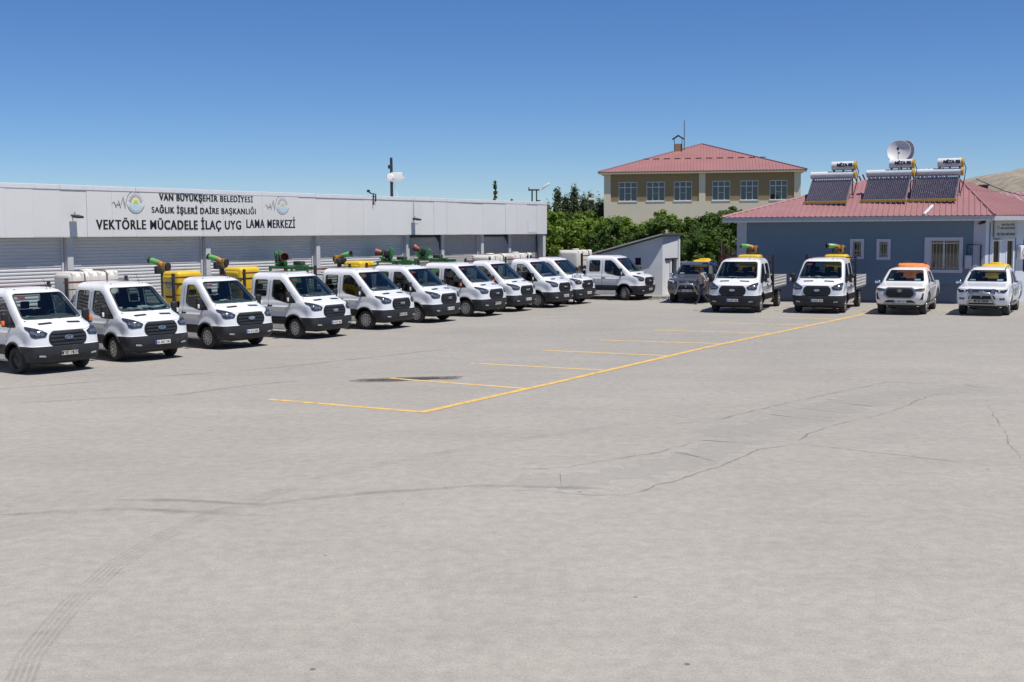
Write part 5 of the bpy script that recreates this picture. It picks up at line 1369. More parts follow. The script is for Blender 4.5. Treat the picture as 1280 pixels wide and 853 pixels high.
# solar water heaters on the office roof
GX = 'solar water heaters on the office roof'
M['tubes'] = mat('dark_vacuum_tube', (.075, .065, .10), .15, coat=1.0, var=.3); M['solyel'] = mat('ochre_metal', (.55, .33, .05), .45)
def slice_mesh(me):
    b = bmesh.new(); b.from_mesh(me); k = .02
    while k < .25: bmesh.ops.bisect_plane(b, geom=b.verts[:] + b.edges[:] + b.faces[:], plane_co=(0, 0, k), plane_no=(0, 0, 1)); k += .02
    b.to_mesh(me); b.free()
def heater(sx, sy, W, lab):
    base_z = 4.02 + (sy + .64) * .29
    p = Matrix.Translation(off.location) @ RZ(rad(-20)) @ Vector((sx, sy, base_z)); t = thing('solar_water_heater', lab, 'solar heater', p, rad(-28), GX)
    n = 22; b = BM()
    for k in range(n):
        x = .04 + (W - .08) * (k + .5) / n; cyl(b, (x, -.02, .10), (x, 1.28, 1.28), .026, seg=6)
    part('vacuum_tubes', b, M['tubes'], t, smooth=60)
    b = BM(); b2 = [(0, -.03, .06), (W, -.03, .06), (W, 1.28, 1.25), (0, 1.28, 1.25)]; quad(b, [Vector(q) + Vector((0, .06, -.07)) for q in b2]); part('reflector_sheet', b, mat('zinc_sheet', (.24, .23, .30), .45, metal=.4, var=.2), t)
    b = BM(); box(b, -.05, W + .05, -.09, .02, .02, .14, bev=.01); part('foot_rail', b, M['solyel'], t)
    b = BM()
    for k in range(9): x = W * (k + .5) / 9; box(b, x - .03, x + .03, -.10, -.02, -.16, .02)
    box(b, -.03, W + .03, .0, .06, -.16, -.10)
    for x in (.05, W - .05): tube(b, [(x, -.02, .0), (x, 1.30, 1.20)], .02, 5); tube(b, [(x, 1.45, .42), (x, 1.45, 1.4)], .03, 5); tube(b, [(x, 1.45, .5), (x, .5, .4)], .018, 5)
    tube(b, [(.05, 1.45, .6), (W - .05, 1.45, 1.2)], .016, 5)
    part('stand', b, M['chassis'], t)
    b = BM(); cyl(b, (-.06, 1.42, 1.42), (W + .02, 1.42, 1.42), .175, seg=20); part('lower_tank', b, M['coping'], t, smooth=50)
    b = BM(); cyl(b, (W + .02, 1.42, 1.42), (W + .13, 1.42, 1.42), .185, seg=20); cyl(b, (W + .02, 1.50, 1.86), (W + .12, 1.50, 1.86), .225, seg=20); part('end_cap', b, M['solyel'], t, smooth=50)
    b = BM(); cyl(b, (W - 1.05, 1.50, 1.86), (W + .02, 1.50, 1.86), .215, seg=22); u = part('upper_tank', b, M['coping'], t, smooth=50)
    tm = text_mesh('tank_lettering', 'NİZA ISI', .72, .17, .01, .02, cap=True, bold=.03); tm.materials.append(mat('navy_print', (.02, .02, .09), .5))
    slice_mesh(tm)
    for v in tm.vertices:
        a = (v.co.z - .05) / .215; v.co = Vector((v.co.x, 1.50 - (.222) * math.cos(a) , 1.86 + .222 * math.sin(a)))
    link('tank_lettering', tm, u, (W - .78, 0, 0))
    tm = text_mesh('tank_lettering', 'ENERJİ', .60, .05, .01, .0); tm.materials.append(mat('grey_print', (.15, .13, .14), .5))
    for v in tm.vertices:
        a = (v.co.z - .13) / .215; v.co = Vector((v.co.x, 1.50 - (.219) * math.cos(a), 1.86 + .219 * math.sin(a)))
    link('tank_lettering', tm, u, (W - .72, 0, 0))
    b = BM()
    for x in (W - .95, W - .5, W - .05): box(b, x - .03, x + .03, 1.38, 1.55, 1.58, 1.68)
    part('tank_saddle', b, M['chassis'], t)
    b = BM(); tube(b, [(W + .1, 1.5, 1.9), (W + .22, 1.5, 1.6), (W + .16, 1.4, 1.0), (W + .02, 1.3, .4), (W + .05, 1.2, .2)], .022, 6); part('hose', b, M['black'], t)
heater(-6.50, 1.45, 2.0, 'leftmost solar water heater, standing alone on the red office roof')
heater(-3.86, 1.60, 2.05, 'middle solar water heater on the office roof, below the round satellite dish')
heater(-1.72, 1.60, 2.12, 'rightmost solar water heater on the office roof, nearest the hill')
M['dish'] = mat('white_dish_paint', (.62, .62, .62), .5, var=.06)
def dish(lab, p, az, el, r, m='dish'):
    t = thing('satellite_dish', lab, 'satellite dish', (p[0], p[1], 5.75)); z = p[2] - 5.75
    q = Matrix.Translation((0, 0, z)) @ RZ(rad(90 - az)) @ RY(rad(90 - el))
    b = BM(); prof = [(r * k / 8, .16 * r / .56 * (k / 8) ** 2) for k in range(9)]; lathe(b, prof + [(r + .01, prof[-1][1] - .01)] + [(a, c - .015) for a, c in prof[::-1]], 32, 0, q); part('reflector', b, M[m], t, smooth=50)
    f = .45; b = BM()
    tip = q @ Vector((0, 0, f + .05)); tube(b, [q @ Vector((r * .95, 0, .12)), tip], .014, 5); box(b, -.05, .05, -.05, .05, -.06, .06, mtx=Matrix.Translation(tip)); part('feed_arm', b, M['chassis'], t)
    b = BM(); cyl(b, (0, 0, -.1), (0, 0, z), .035, seg=8); part('mast', b, M['chassis'], t)
dish('round white satellite dish facing left on the office roof', (19.50, 62.4, 7.22), 205, 18, .57)
dish('grey satellite dish half hidden behind the white one', (20.15, 63.1, 7.26), 240, 8, .57)
t = thing('overhead_cable', 'thin dark cable running from the right solar heater over the red roof', 'cable', (0, 0, 0))
b = BM(); tube(b, [(22.2, 59.2, 5.75), (24.0, 60.3, 5.2), (26.0, 61.6, 4.85), (29.5, 64, 4.3)], .02, 5); part('cable_strand', b, M['black'], t)

# ---------------------------------------------------------------- shed
M['shedwall'] = mat('whitewashed_render', (.60, .63, .66), .85, var=.12, scale=1.2, dirt=((.28, .29, .30), 2.5, .58, .5))
M['shedwall2'] = mat('whitewashed_side_render', (.62, .65, .67), .85, var=.08, scale=1.2, dirt=((.36, .36, .36), 2.5, .60, .5))
shed = thing('shed', 'small whitewashed shed with a sloping mono-pitch roof', 'shed', (7.90, 64.5, 0), rad(-8)); shed.scale = (1.044, 1.044, 1.0)
e65 = Vector((math.cos(rad(53)), math.sin(rad(53)), 0))
A_, B_, C_ = Vector((-3.3, 0, 0)), Vector((0, 0, 0)), e65 * 1.45
def topz(x): return 3.12 + (x * .285 if x < 0 else 0)
b = BM()
def vwall(b, p0, p1, zt0, zt1, th, z0=0, z00=None):
    d = (p1 - p0).normalized(); nn = Vector((-d.y, d.x, 0)) * th; z00 = z0 if z00 is None else z00
    v = [b.verts.new(p + Vector((0, 0, z))) for p, z in ((p0, z0), (p1, z00), (p1, zt1), (p0, zt0), (p0 + nn, z0), (p1 + nn, z00), (p1 + nn, zt1), (p0 + nn, zt0))]
    for f in ((0, 1, 2, 3), (4, 5, 6, 7), (0, 1, 5, 4), (3, 2, 6, 7), (0, 3, 7, 4), (1, 2, 6, 5)): b.faces.new([v[i] for i in f])
vwall(b, A_, Vector((-1.36, 0, 0)), topz(-3.3), topz(-1.36), .2); vwall(b, Vector((-1.07, 0, 0)), B_, topz(-1.07), topz(0), .2)
vwall(b, Vector((-1.36, 0, 0)), Vector((-1.07, 0, 0)), 1.60, 1.60, .2); vwall(b, Vector((-1.36, 0, 0)), Vector((-1.07, 0, 0)), topz(-1.36), topz(-1.07), .2, 1.98)
vwall(b, Vector((-3.3, 3, 0)), A_, topz(-3.3), topz(-3.3), .2)
part('front_wall', b, M['shedwall'], shed)
b = BM(); vwall(b, B_ + e65 * .002, e65 * .25, 3.12, 3.12, .2); vwall(b, e65 * 1.17, C_, 3.1, 3.1, .2); vwall(b, e65 * .25, e65 * 1.17, 3.12, 3.1, .2, 1.92); vwall(b, e65 * .64, e65 * .77, 1.92, 1.92, .2); vwall(b, C_, Vector((-3.3, 3.0, 0)), 3.1, 2.2, .2); part('side_wall', b, M['shedwall2'], shed)
b = BM(); box(b, -1.40, -1.03, .10, .16, 1.58, 2.0); dw = part('window', b, M['room'], shed)
b = BM(); box(b, -1.38, -1.05, .06, .09, 1.76, 1.79); box(b, -1.225, -1.205, .06, .09, 1.60, 1.98); part('frame', b, M['chassis'], dw)
sd = link('door', None, shed, tuple(e65 * .25), (0, 0, rad(53)))
b = BM(); box(b, 0, .39, .04, .09, 0, 1.86, bev=.008); part('door_leaf', b, M['upvc'], sd); b = BM(); box(b, .5, .95, .25, .3, 0, 1.9); part('door_opening', b, M['room'], sd); b = BM(); box(b, -.05, .95, -.05, .03, 1.88, 1.94); part('lintel', b, M['chassis'], sd)
b = BM(); ro = [(-3.62, -.30), (.02, -.30), (.14, -.18), (1.12, 1.35), (-3.6, 3.6)]
lo = [b.verts.new((x, y, topz(x) + .0 + (.02 if x > 0 else 0))) for x, y in ro]; hi = [b.verts.new((x, y, topz(x) + .10 + (.02 if x > 0 else 0))) for x, y in ro]
b.faces.new(hi); b.faces.new(lo[::-1])
for i in range(5): b.faces.new((lo[i], lo[(i + 1) % 5], hi[(i + 1) % 5], hi[i]))
part('roof', b, mat('dark_felt_roof', (.07, .07, .075), .8), shed)
b = BM(); vs4 = [(-4.75, -.36), (.0, -.38)]
vwall(b, Vector((-3.62, -.34, 0)), Vector((0, -.34, 0)), topz(-3.62) + .13, topz(0) + .13, .035, topz(-3.62) + .06, topz(0) + .06); part('roof_edge', b, mat('pale_edge_strip', (.40, .39, .36), .6), shed)
t = thing('framed_panel', 'pale framed grey panel standing behind the silver pickup', 'panel', (8.80, 66.0, 0), rad(-10))
b = BM(); box(b, 0, 1.05, -.02, .02, .35, 1.66); part('sheet', b, mat('grey_sheet', (.30, .31, .32), .6), t)
b = BM()
for q in ((-.05, .0, 0, 1.73), (1.05, 1.10, 0, 1.73)): box(b, q[0], q[1], -.04, .04, q[2], q[3])
box(b, 0, 1.05, -.04, .04, 1.66, 1.73); box(b, 0, 1.05, -.04, .04, .28, .35); part('panel_frame', b, mat('pale_wood_frame', (.45, .45, .42), .6), t)
t = thing('scrap_rack', 'rack of rusty and pale upright metal pieces beside the office corner', 'rack', (10.55, 60.3, 0), rad(-15)); rng = random.Random(9)
for k in range(9):
    b = BM(); x = -.30 + k * .10; h = rng.uniform(2.3, 2.75) if k else 2.9; box(b, x, x + .07, -.03, .05, .6, h, bev=.006, mtx=RY(rng.uniform(-.03, .03))); part('upright', b, mat('rusty_iron', (.38, .12, .04), .8, scale=4, var=.5) if k % 3 else mat('pale_rusty_paint', (.38, .30, .24), .7, scale=4, var=.4), t)
b = BM(); box(b, -.4, .75, -.08, -.04, 1.2, 1.28); box(b, -.4, .75, -.08, -.04, 2.1, 2.17); box(b, -.36, -.30, -.08, .1, 0, 2.2); box(b, .66, .72, -.08, .1, 0, 2.2); part('rack_frame', b, MATS['rusty_iron'], t)
# low kerb and rubble line behind the trucks
t = part('kerb', BM(), M['shedwall']); bpy.data.objects.remove(t)
b = BM(); box(b, -.5, 11, -.15, .15, 0, .12, bev=.02, mtx=T(-1.0, 63.4, 0) @ RZ(rad(-10))); k_ = struct(part('kerb', b, mat('grey_concrete_kerb', (.28, .27, .25), .9)))
b = BM(); rng = random.Random(3)
for k in range(260):
    x = rng.uniform(-1, 9.2); y = 63.0 - x * .17 + rng.gauss(-.4, .25); s_ = rng.uniform(.02, .09)
    bmesh.ops.create_icosphere(b, subdivisions=1, radius=s_, matrix=T(x, y, s_ * .3) @ Matrix.Diagonal((1, rng.uniform(.6, 1), .6, 1)))
tag(part('rubble', b, mat('rubble_stone', (.26, .24, .21), .9)), 'small stones and debris along the kerb behind the trucks', 'rubble', kind='stuff')

# ---------------------------------------------------------------- school building
M['beige'] = mat('cream_render', (.74, .675, .53), .85, var=.06, scale=.4, dirt=((.56, .50, .40), .8, .60, .4)); M['brown'] = mat('brown_render', (.32, .235, .13), .85, var=.06, scale=.4)
sch = thing('school_building', 'cream and brown two-storey building with a red hipped roof beyond the trees', 'building', (9.314, 124, 0), rad(-9))
Ws, Ds = 19.21, 17.0
ws_ = [(1.46, 3.31), (4.23, 6.05), (6.92, 8.72), (10.68, 12.44), (13.42, 15.16), (16.24, 17.95)]
b = BM(); box(b, 0, Ws, 0, Ds, 0, 5.88); box(b, 0, .67, 0, .5, 5.88, 8.7); box(b, 9.39, 10.02, 0, .5, 5.88, 8.7); box(b, 18.58, Ws, 0, .5, 5.88, 8.7); box(b, 0, .3, .5, Ds, 5.88, 8.7); box(b, Ws - .3, Ws, .5, Ds, 5.88, 8.7); box(b, .3, Ws - .3, Ds - .3, Ds, 5.88, 8.7); part('wall', b, M['beige'], sch)
b = BM(); x = .67; z0, z1 = 5.93, 7.85
for i, (a, c) in enumerate(ws_):
    box(b, x, a, .06, .5, 5.89, 8.69); box(b, a, c, .06, .5, z1, 8.69); x = c
    if i == 2: box(b, x, 9.39, .06, .5, 5.89, 8.69); x = 10.02
box(b, x, 18.58, .06, .5, 5.89, 8.69); part('brown_wall', b, M['brown'], sch)
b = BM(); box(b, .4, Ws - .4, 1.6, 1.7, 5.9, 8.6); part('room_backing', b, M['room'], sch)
for i, (a, c) in enumerate(ws_):
    w = link('window', None, sch, ((a + c) / 2, 0, z0)); h = (c - a) / 2; H = z1 - z0; t_ = .07
    b = BM(); box(b, -h - .05, h + .05, -.04, .2, -.07, .0); part('sill', b, M['upvc'], w)
    b = BM()
    for u0, u1 in ((-h, -h + t_), (h - t_, h), (-h / 3 - t_ / 2, -h / 3 + t_ / 2), (h / 3 - t_ / 2, h / 3 + t_ / 2)): box(b, u0, u1, .12, .2, 0, H)
    for q0, q1 in ((0, t_), (H - t_, H), (H * .70, H * .70 + t_)): box(b, -h + t_, h - t_, .125, .195, q0, q1)
    box(b, -h / 3, h / 3, .13, .19, H * .40, H * .42)
    part('frame', b, M['upvc'], w)
    b = BM(); box(b, -h, h, .155, .16, 0, H); part('pane', b, G_bld, w)
    b = BM(); rr = random.Random(i)
    for k in range(3):
        if rr.random() < .7: cx = -h * .66 + k * h * .66; box(b, cx - .12, cx + .10, .165, .17, H * .78, H * .9)
    box(b, -.16, .16, .165, .17, .08, .60)
    part('paper_sheet', b, M['lav'], w)
b = BM(); box(b, -.5, Ws + .5, -.36, Ds + .5, 8.70, 8.78); box(b, -.52, Ws + .52, -.38, -.34, 8.62, 8.84); part('eave_board', b, mat('cream_eave', (.45, .40, .30), .7), sch)
b = BM(); zz = 8.86; R = (9.6, 8.2, 11.98); R2 = (9.6, 9.4, 11.98)
e0, e1, e2, e3 = (-.55, -.40, zz), (Ws + .55, -.40, zz), (Ws + .55, Ds + .55, zz), (-.55, Ds + .55, zz)
roof_plane(b, e0, e1, R, R, sp=.32); roof_plane(b, e1, e2, R2, R, sp=.32); roof_plane(b, e2, e3, R2, R2, sp=.32); roof_plane(b, e3, e0, R, R2, sp=.32)
sr = part('roof', b, M['redroof2'], sch)
b = BM(); ridge_cap(b, e0, R, .09); ridge_cap(b, e1, R, .09); part('ridge_cap', b, mat('dark_red_cap', (.16, .05, .06), .6), sr)
sg_m = None
for k in range(12):
    b = BM() if sg_m is None else None
    if sg_m is None: box(b, 0, .62, -.03, .03, 0, .09); sg_m = new_mesh('snow_guard', b, mat('dark_red_guard', (.15, .05, .05), .7))
    y = 3.3; link('snow_guard', sg_m, sr, (3.7 + k * 1.06, y, zz + (y + .55) * (11.95 - zz) / 8.75))
cx = 7.2; ch_ = link('chimney', None, sr, (cx, 6.2, 9.4))
b = BM(); box(b, -.42, .42, -.42, .42, 0, 2.5); part('stack', b, M['brown'], ch_)
b = BM(); 
for sx in (-.42, .36): box(b, sx, sx + .06, -.47, -.42, 1.3, 3.0)
prism(b, [(-.62, 2.92), (0, 3.30), (.62, 2.92), (.62, 3.02), (0, 3.42), (-.62, 3.02)], -.5, .5, plane='XZ'); part('chimney_cowl', b, M['chassis'], ch_)
b = BM(); cyl(b, (.62, 0, .5), (.62, 0, 4.9), .06, .04, 8); part('flue_pipe', b, mat('grey_pipe', (.16, .17, .18), .5), ch_)

# ---------------------------------------------------------------- trees
def leaf_mat(name, c0, c1, tr):
    m, nt, b = nodes_of(name); N = nt.nodes.new; L = nt.links.new
    tc = N('ShaderNodeTexCoord'); n = N('ShaderNodeTexNoise'); n.inputs['Scale'].default_value = .9; n.inputs['Detail'].default_value = 6; n.inputs['Roughness'].default_value = .75
    L(tc.outputs['Object'], n.inputs['Vector']); r = N('ShaderNodeValToRGB'); r.color_ramp.elements[0].position = .33; r.color_ramp.elements[1].position = .66
    r.color_ramp.elements[0].color = (*c0, 1); r.color_ramp.elements[1].color = (*c1, 1); L(n.outputs['Fac'], r.inputs[0]); L(r.outputs[0], b.inputs['Base Color'])
    b.inputs['Roughness'].default_value = .6; b.inputs['Specular IOR Level'].default_value = .3
    t_ = N('ShaderNodeBsdfTranslucent'); t_.inputs[0].default_value = (*tr, 1); mx = N('ShaderNodeMixShader'); mx.inputs[0].default_value = .25
    L(b.outputs[0], mx.inputs[1]); L(t_.outputs[0], mx.inputs[2]); L(mx.outputs[0], nt.nodes['Material Output'].inputs['Surface']); return m
LM = [leaf_mat('bright_green_leaves', (.060, .115, .012), (.165, .255, .025), (.21, .31, .03)), leaf_mat('deep_green_leaves', (.032, .065, .012), (.09, .155, .022), (.11, .19, .03)), leaf_mat('grey_green_leaves', (.05, .075, .035), (.11, .15, .065), (.13, .17, .06))]
M['bark'] = mat('tree_bark', (.14, .10, .07), .9, var=.4, scale=6)
def tree(label, x, y, h, rx, ry, mi, seed, n=9500, leaf=.13, trunk=.9, shape='round', name='broadleaf_tree', cat='tree', group='trees behind the shed'):
    rng = random.Random(seed); t = thing(name, label, cat, (x, y, 0), rng.uniform(0, 6), group)
    b = BM(); top_ = .6 if shape != 'cone' else .99; tube(b, [(0, 0, 0), (rng.uniform(-.03, .03), 0, h * .25), (rng.uniform(-.05, .05), rng.uniform(-.05, .05), h * top_)], [.16 * h / 5, .12 * h / 5, .05 * h / 5 if shape != 'cone' else .012], 7)
    limbs = []
    for k in range(7 if shape == 'round' else 4):
        a = rng.uniform(0, 6.28); z0 = h * rng.uniform(.15, .5); r_ = rng.uniform(.4, .75) * (1 if shape == 'round' else .5)
        tube(b, [(0, 0, z0), (rx * r_ * .5 * math.cos(a), ry * r_ * .5 * math.sin(a), z0 + h * .15), (rx * r_ * math.cos(a), ry * r_ * math.sin(a), z0 + h * .33)], [.06 * h / 5, .04 * h / 5, .015], 5)
    part('trunk', b, M['bark'], t)
    cl = []
    nc = 120 if shape == 'round' else 70
    for k in range(nc):
        u = rng.uniform(-1, 1); a = rng.uniform(0, 6.28); r_ = rng.uniform(.45, 1.0) ** .6
        if shape == 'round':
            s_ = math.sqrt(1 - u * u) if u > 0 else 1.0 - .15 * abs(u); zz = h * .45 + u * h * (.50 if u > 0 else .42) * r_
            cl.append((Vector((rx * s_ * r_ * math.cos(a), ry * s_ * r_ * math.sin(a), max(zz, .25))), rng.uniform(.20, .60) * min(rx, 2.2) * .36))
        else:
            f = rng.random(); zz = h * (.12 + .86 * f); w = (1 - f ** 2.2) * (.5 + .5 * rng.random()) if shape == 'poplar' else (1 - f) * rng.uniform(.2, 1)
            cl.append((Vector((rx * w * math.cos(a), ry * w * math.sin(a), zz)), rx * rng.uniform(.16, .42) * (1 if shape == 'poplar' else max(.35, 1 - f))))
    verts, faces = [], []
    tot = sum(c[1] ** 2 for c in cl)
    for c, R in cl:
        m = int(n * R * R / tot); st = 2.0 if shape == 'poplar' else .8
        for k in range(m):
            d = Vector((rng.gauss(0, 1), rng.gauss(0, 1), rng.gauss(0, 1))).normalized(); r_ = R * (rng.uniform(.35, 1.15) if shape == 'round' else rng.uniform(.1, 1.6))
            p = c + Vector((d.x * r_, d.y * r_, d.z * r_ * st))
            s_ = leaf * rng.uniform(.6, 1.3); nrm = (d + Vector((rng.uniform(-.8, .8), rng.uniform(-.8, .8), rng.uniform(-.2, 1.0)))).normalized()
            a1 = nrm.orthogonal().normalized(); a1 = Matrix.Rotation(rng.uniform(0, 6.28), 3, nrm) @ a1; a2 = nrm.cross(a1)
            i0 = len(verts); verts += [tuple(p - a1 * s_), tuple(p + a2 * s_ * .45 + nrm * s_ * .1), tuple(p + a1 * s_), tuple(p - a2 * s_ * .45 + nrm * s_ * .1)]; faces.append((i0, i0 + 1, i0 + 2, i0 + 3))
    me = bpy.data.meshes.new('crown'); me.from_pydata(verts, [], faces); me.materials.append(LM[mi]); link('crown', me, t)
    return t
TR = [  # x, y, h, rx, ry, leaf kind, label
 (2.2, 84, 5.2, 2.2, 2.2, 0, 'bright green tree right beside the far end of the depot'),
 (3.4, 80, 4.2, 2.0, 2.0, 0, 'bright green low tree behind the farthest trucks of the row'),
 (5.0, 83, 4.7, 2.6, 2.2, 0, 'bright green round tree below the poplars'),
 (6.6, 79, 4.1, 2.2, 2.0, 1, 'dark green tree above the truck parked apart'),
 (7.9, 82, 4.7, 2.5, 2.1, 0, 'bright green rounded tree at the left corner of the cream building'),
 (9.4, 78, 4.1, 2.0, 2.0, 1, 'dark green tree between two brighter crowns, behind the shed roof'),
 (10.2, 80, 4.9, 2.1, 2.0, 0, 'green tree with upright shoots above the shed, third window of the cream building over it'),
 (12.2, 79, 4.8, 2.4, 2.2, 1, 'deep green tree with shoots, right of the shed'),
 (13.0, 75, 4.4, 2.2, 2.0, 1, 'deep green tree touching the left eave of the office'),
 (11.2, 72, 3.6, 2.0, 1.6, 1, 'dark low tree directly behind the shed door and silver pickup'),
 (1.0, 90, 5.2, 2.4, 2.2, 1, 'dark tree mostly hidden behind the depot end'),
 (14.4, 81, 5.2, 2.0, 2.0, 1, 'dark tree top behind the left end of the office roof'),
]
for i, (x, y, h, rx, ry, mi, lab) in enumerate(TR): tree(lab, x, y, h, rx, ry, mi, 100 + i)
POP = [(4.0, 139, 5.6, 1.0, 'short poplar half hidden by the depot corner'), (5.3, 141, 7.3, .95, 'leftmost tall poplar beside the depot end'), (6.3, 143, 6.6, 1.0, 'poplar filling the gap after the leftmost tall one'), (7.2, 140, 7.5, .95, 'tallest narrow poplar of the row'), (8.3, 142, 6.5, 1.1, 'poplar just right of the tallest one'), (9.2, 144, 7.0, 1.1, 'slightly taller poplar right of the distant white-headed post'), (10.2, 141, 6.0, 1.3, 'lower broad poplar near the cream building'), (11.4, 138, 6.6, 1.2, 'poplar touching the left wall of the cream building')]
for i, (x, y, h, rx, lab) in enumerate(POP):
    tree(lab, x, y, h, rx, rx, 2, 200 + i, 4200, .17, shape='poplar', name='poplar_tree', group='poplars beyond the yard')
tree('thin conifer tip above the depot roof', -1.13, 90, 7.0, .55, .55, 2, 301, 1500, .14, shape='cone', name='conifer_tree', group=None)
tree('very small conifer tip just above the depot roof edge', .05, 92, 5.75, .4, .4, 2, 302, 900, .12, shape='cone', name='conifer_tree', group=None)
tree('small sapling growing behind the office roof in front of the cream wall', 21.3, 90, 5.75, .55, .5, 1, 303, 700, .12, name='sapling', cat='tree', group=None)
tree('thin bare bush tip at the right corner of the cream building', 27.9, 112, 6.0, .5, .5, 2, 304, 260, .12, name='sapling', cat='tree', group=None)
t = thing('lamp_post', 'distant lamp post with a white head among the poplars', 'lamp post', (7.7, 120, 0)); b = BM(); cyl(b, (0, 0, 0), (0, 0, 6.1), .12, .1, 8); part('post', b, M['chassis'], t); b = BM(); box(b, -.2, .45, -.15, .15, 6.0, 6.25, bev=.05); part('lamp_head', b, M['platewhite'], t)

# ---------------------------------------------------------------- people
def person(label, loc, rz, J, cols, h=1.0, hat=None):
    """J: joint positions by name; body grown with a skin modifier"""
    names = list(J); idx = {n_: i for i, n_ in enumerate(names)}
    E_ = [('pelvis', 'waist'), ('waist', 'chest'), ('chest', 'neck'), ('neck', 'jaw'), ('jaw', 'crown')]
    for s in 'lr': E_ += [('pelvis', 'hip' + s), ('hip' + s, 'knee' + s), ('knee' + s, 'ankle' + s), ('ankle' + s, 'toe' + s), ('chest', 'sh' + s), ('sh' + s, 'el' + s), ('el' + s, 'wr' + s), ('wr' + s, 'palm' + s)]
    R = dict(pelvis=(.15, .115), waist=(.145, .11), chest=(.165, .12), neck=(.055, .055), jaw=(.075, .085), crown=(.085, .10), hip=(.09, .095), knee=(.06, .06), ankle=(.045, .045), toe=(.045, .035), sh=(.065, .065), el=(.045, .045), wr=(.03, .03), palm=(.042, .022))
    V = [Vector(J[n_]) for n_ in names]; Rr = [R.get(n_, R.get(n_[:-1])) for n_ in names]; Ed = [(idx[a], idx[c]) for a, c in E_]
    for s in 'lr':   # fingers and thumb
        w, p = Vector(J['wr' + s]), Vector(J['palm' + s]); d = (p - w).normalized(); sd_ = Vector((1, 0, 0)) if abs(d.x) < .8 else Vector((0, 1, 0)); sd_ = (sd_ - d * sd_.dot(d)).normalized()
        for k, (o, L_) in enumerate(((-.03, .075), (-.01, .09), (.01, .085), (.03, .065))):
            a = len(V); V += [p + sd_ * o + d * .02, p + sd_ * o * 1.1 + d * (.02 + L_ * .55), p + sd_ * o + d * (.02 + L_) + d.cross(sd_) * .02]; Rr += [(.011, .011), (.010, .010), (.008, .008)]; Ed += [(idx['palm' + s], a), (a, a + 1), (a + 1, a + 2)]
        a = len(V); V += [w.lerp(p, .6) + sd_ * -.045, w.lerp(p, 1.0) + sd_ * -.065]; Rr += [(.013, .013), (.010, .010)]; Ed += [(idx['wr' + s], a), (a, a + 1)]
    me = bpy.data.meshes.new('sk'); me.from_pydata([tuple(v) for v in V], Ed, [])
    o = bpy.data.objects.new('sk', me); C.objects.link(o); md = o.modifiers.new('s', 'SKIN'); sk = me.skin_vertices[0].data
    for i, r_ in enumerate(Rr): sk[i].radius = r_
    sk[idx['pelvis']].use_root = True
    ss = o.modifiers.new('ss', 'SUBSURF'); ss.levels = 2; dg = bpy.context.evaluated_depsgraph_get(); dg.update()
    out = bpy.data.meshes.new_from_object(o.evaluated_get(dg)); bpy.data.objects.remove(o)
    out.materials.clear()
    for m in cols: out.materials.append(m)
    zb = J['pelvis'][2] + .04; zn = J['neck'][2] - .01; pal = [Vector(J['wr' + s]) for s in 'lr']; els = [Vector(J['el' + s]) for s in 'lr']; za = J['anklel'][2] + .02
    short = cols[4] if len(cols) > 4 else None
    for p in out.polygons:
        c = p.center; p.use_smooth = True
        near = min((c - q).length for q in pal); nel = min((c - q).length for q in els)
        arm = False
        for s in 'lr':
            e_, w_ = Vector(J['el' + s]), Vector(J['wr' + s]); f = (c - e_).dot((w_ - e_).normalized())
            if f > .0 and (c - (e_ + (w_ - e_).normalized() * f)).length < .07: arm = True
        foot = any((c - Vector(J[k + s])).length < .13 and c.z < Vector(J['ankle' + s]).z + .03 for k in ('ankle', 'toe') for s in 'lr')
        if foot: p.material_index = 3
        elif arm: p.material_index = 0
        elif c.z > zn: p.material_index = 0
        elif c.z > zb: p.material_index = 1
        else: p.material_index = 2
    t = thing('person', label, 'person', loc, rz); link('body', out, t)
    hd = Vector(J['crown']); b = BM()
    lathe(b, [(0, .125), (.05, .115), (.085, .08), (.102, .03), (.098, -.02), (.09, -.05)], 16, 0, Matrix.Translation(hd + Vector((-.015, 0, -.02))) @ Matrix.Diagonal((1.08, .92, 1, 1)))
    part('hair' if not hat else 'cap', b, hat or mat('dark_hair', (.015, .012, .010), .8), t, smooth=60)
    jw = Vector(J['jaw']); mid = (hd + jw) / 2
    b = BM(); prism(b, [(-.014, -.02), (.014, -.02), (.0, .03)], 0, .03, mtx=Matrix.Translation(mid + Vector((.085, 0, -.02))), plane='YZ'); part('nose', b, cols[0], t)
    b = BM()
    for y in (-.033, .033): bmesh.ops.create_icosphere(b, subdivisions=1, radius=.012, matrix=Matrix.Translation(mid + Vector((.086, y, .025))))
    part('eyes', b, M['black'], t)
    b = BM(); box(b, .088, .096, -.025, .025, -.062, -.052, mtx=Matrix.Translation(mid)); part('mouth', b, mat('lips', (.3, .12, .1), .6), t)
    for y in (-.088, .088):
        b = BM(); bmesh.ops.create_icosphere(b, subdivisions=1, radius=.028, matrix=Matrix.Translation(mid + Vector((0, y, .01))) @ Matrix.Diagonal((.7, .4, 1, 1))); part('ear', b, cols[0], t)
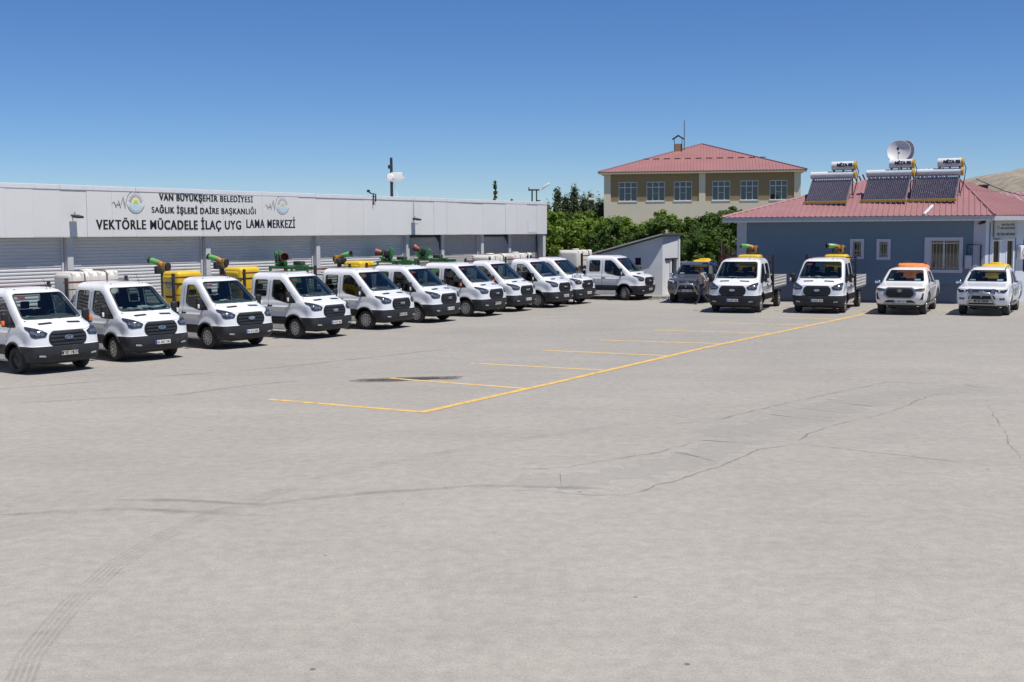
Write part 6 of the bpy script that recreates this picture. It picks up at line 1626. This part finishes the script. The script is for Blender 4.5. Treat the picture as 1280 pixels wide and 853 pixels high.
    return t
skin = mat('skin_tone', (.30, .17, .115), .6, var=.08); check = mat('pale_checked_shirt', (.52, .46, .42), .85, scale=14, col2=(.30, .24, .23)); navy = mat('navy_trousers', (.022, .028, .065), .85); shoe = mat('dark_shoes', (.02, .018, .018), .6); greysh = mat('grey_white_shirt', (.50, .52, .58), .85, var=.1)  # skin is one plain tone for both people
J1 = dict(pelvis=(0, 0, .90), waist=(.01, 0, 1.05), chest=(.03, 0, 1.28), neck=(.05, 0, 1.44), jaw=(.07, 0, 1.51), crown=(.075, 0, 1.60),
 hipl=(0, .09, .85), kneel=(.14, .09, .50), anklel=(.26, .09, .10), toel=(.40, .09, .04), hipr=(0, -.09, .85), kneer=(-.04, -.09, .47), ankler=(-.36, -.09, .16), toer=(-.27, -.09, .04),
 shl=(.03, .19, 1.36), ell=(-.10, .23, 1.12), wrl=(-.05, .23, .90), palml=(-.02, .23, .84), shr=(.03, -.19, 1.36), elr=(.12, -.24, 1.12), wrr=(.26, -.20, .98), palmr=(.31, -.19, .95))
person('man in a pale checked shirt and navy trousers walking past the silver pickup', (8.86, 57.3, 0), rad(180 + 12), J1, [skin, check, navy, shoe])
J2 = dict(pelvis=(0, 0, .92), waist=(.01, 0, 1.07), chest=(.03, 0, 1.32), neck=(.05, 0, 1.49), jaw=(.08, 0, 1.56), crown=(.085, 0, 1.66),
 hipl=(0, .09, .87), kneel=(.04, .11, .48), anklel=(0, .12, .08), toel=(.14, .13, .04), hipr=(0, -.09, .87), kneer=(.02, -.11, .48), ankler=(-.04, -.12, .08), toer=(.10, -.13, .04),
 shl=(.03, .20, 1.40), ell=(.08, .26, 1.14), wrl=(.26, .20, 1.02), palml=(.32, .18, 1.01), shr=(.03, -.20, 1.40), elr=(.10, -.26, 1.16), wrr=(.30, -.22, 1.12), palmr=(.36, -.2, 1.12))
person('person in a grey-white shirt and dark cap between the last trucks of the row', (3.05, 58.0, 0), rad(-60), J2, [skin, greysh, navy, shoe], hat=M['black'])
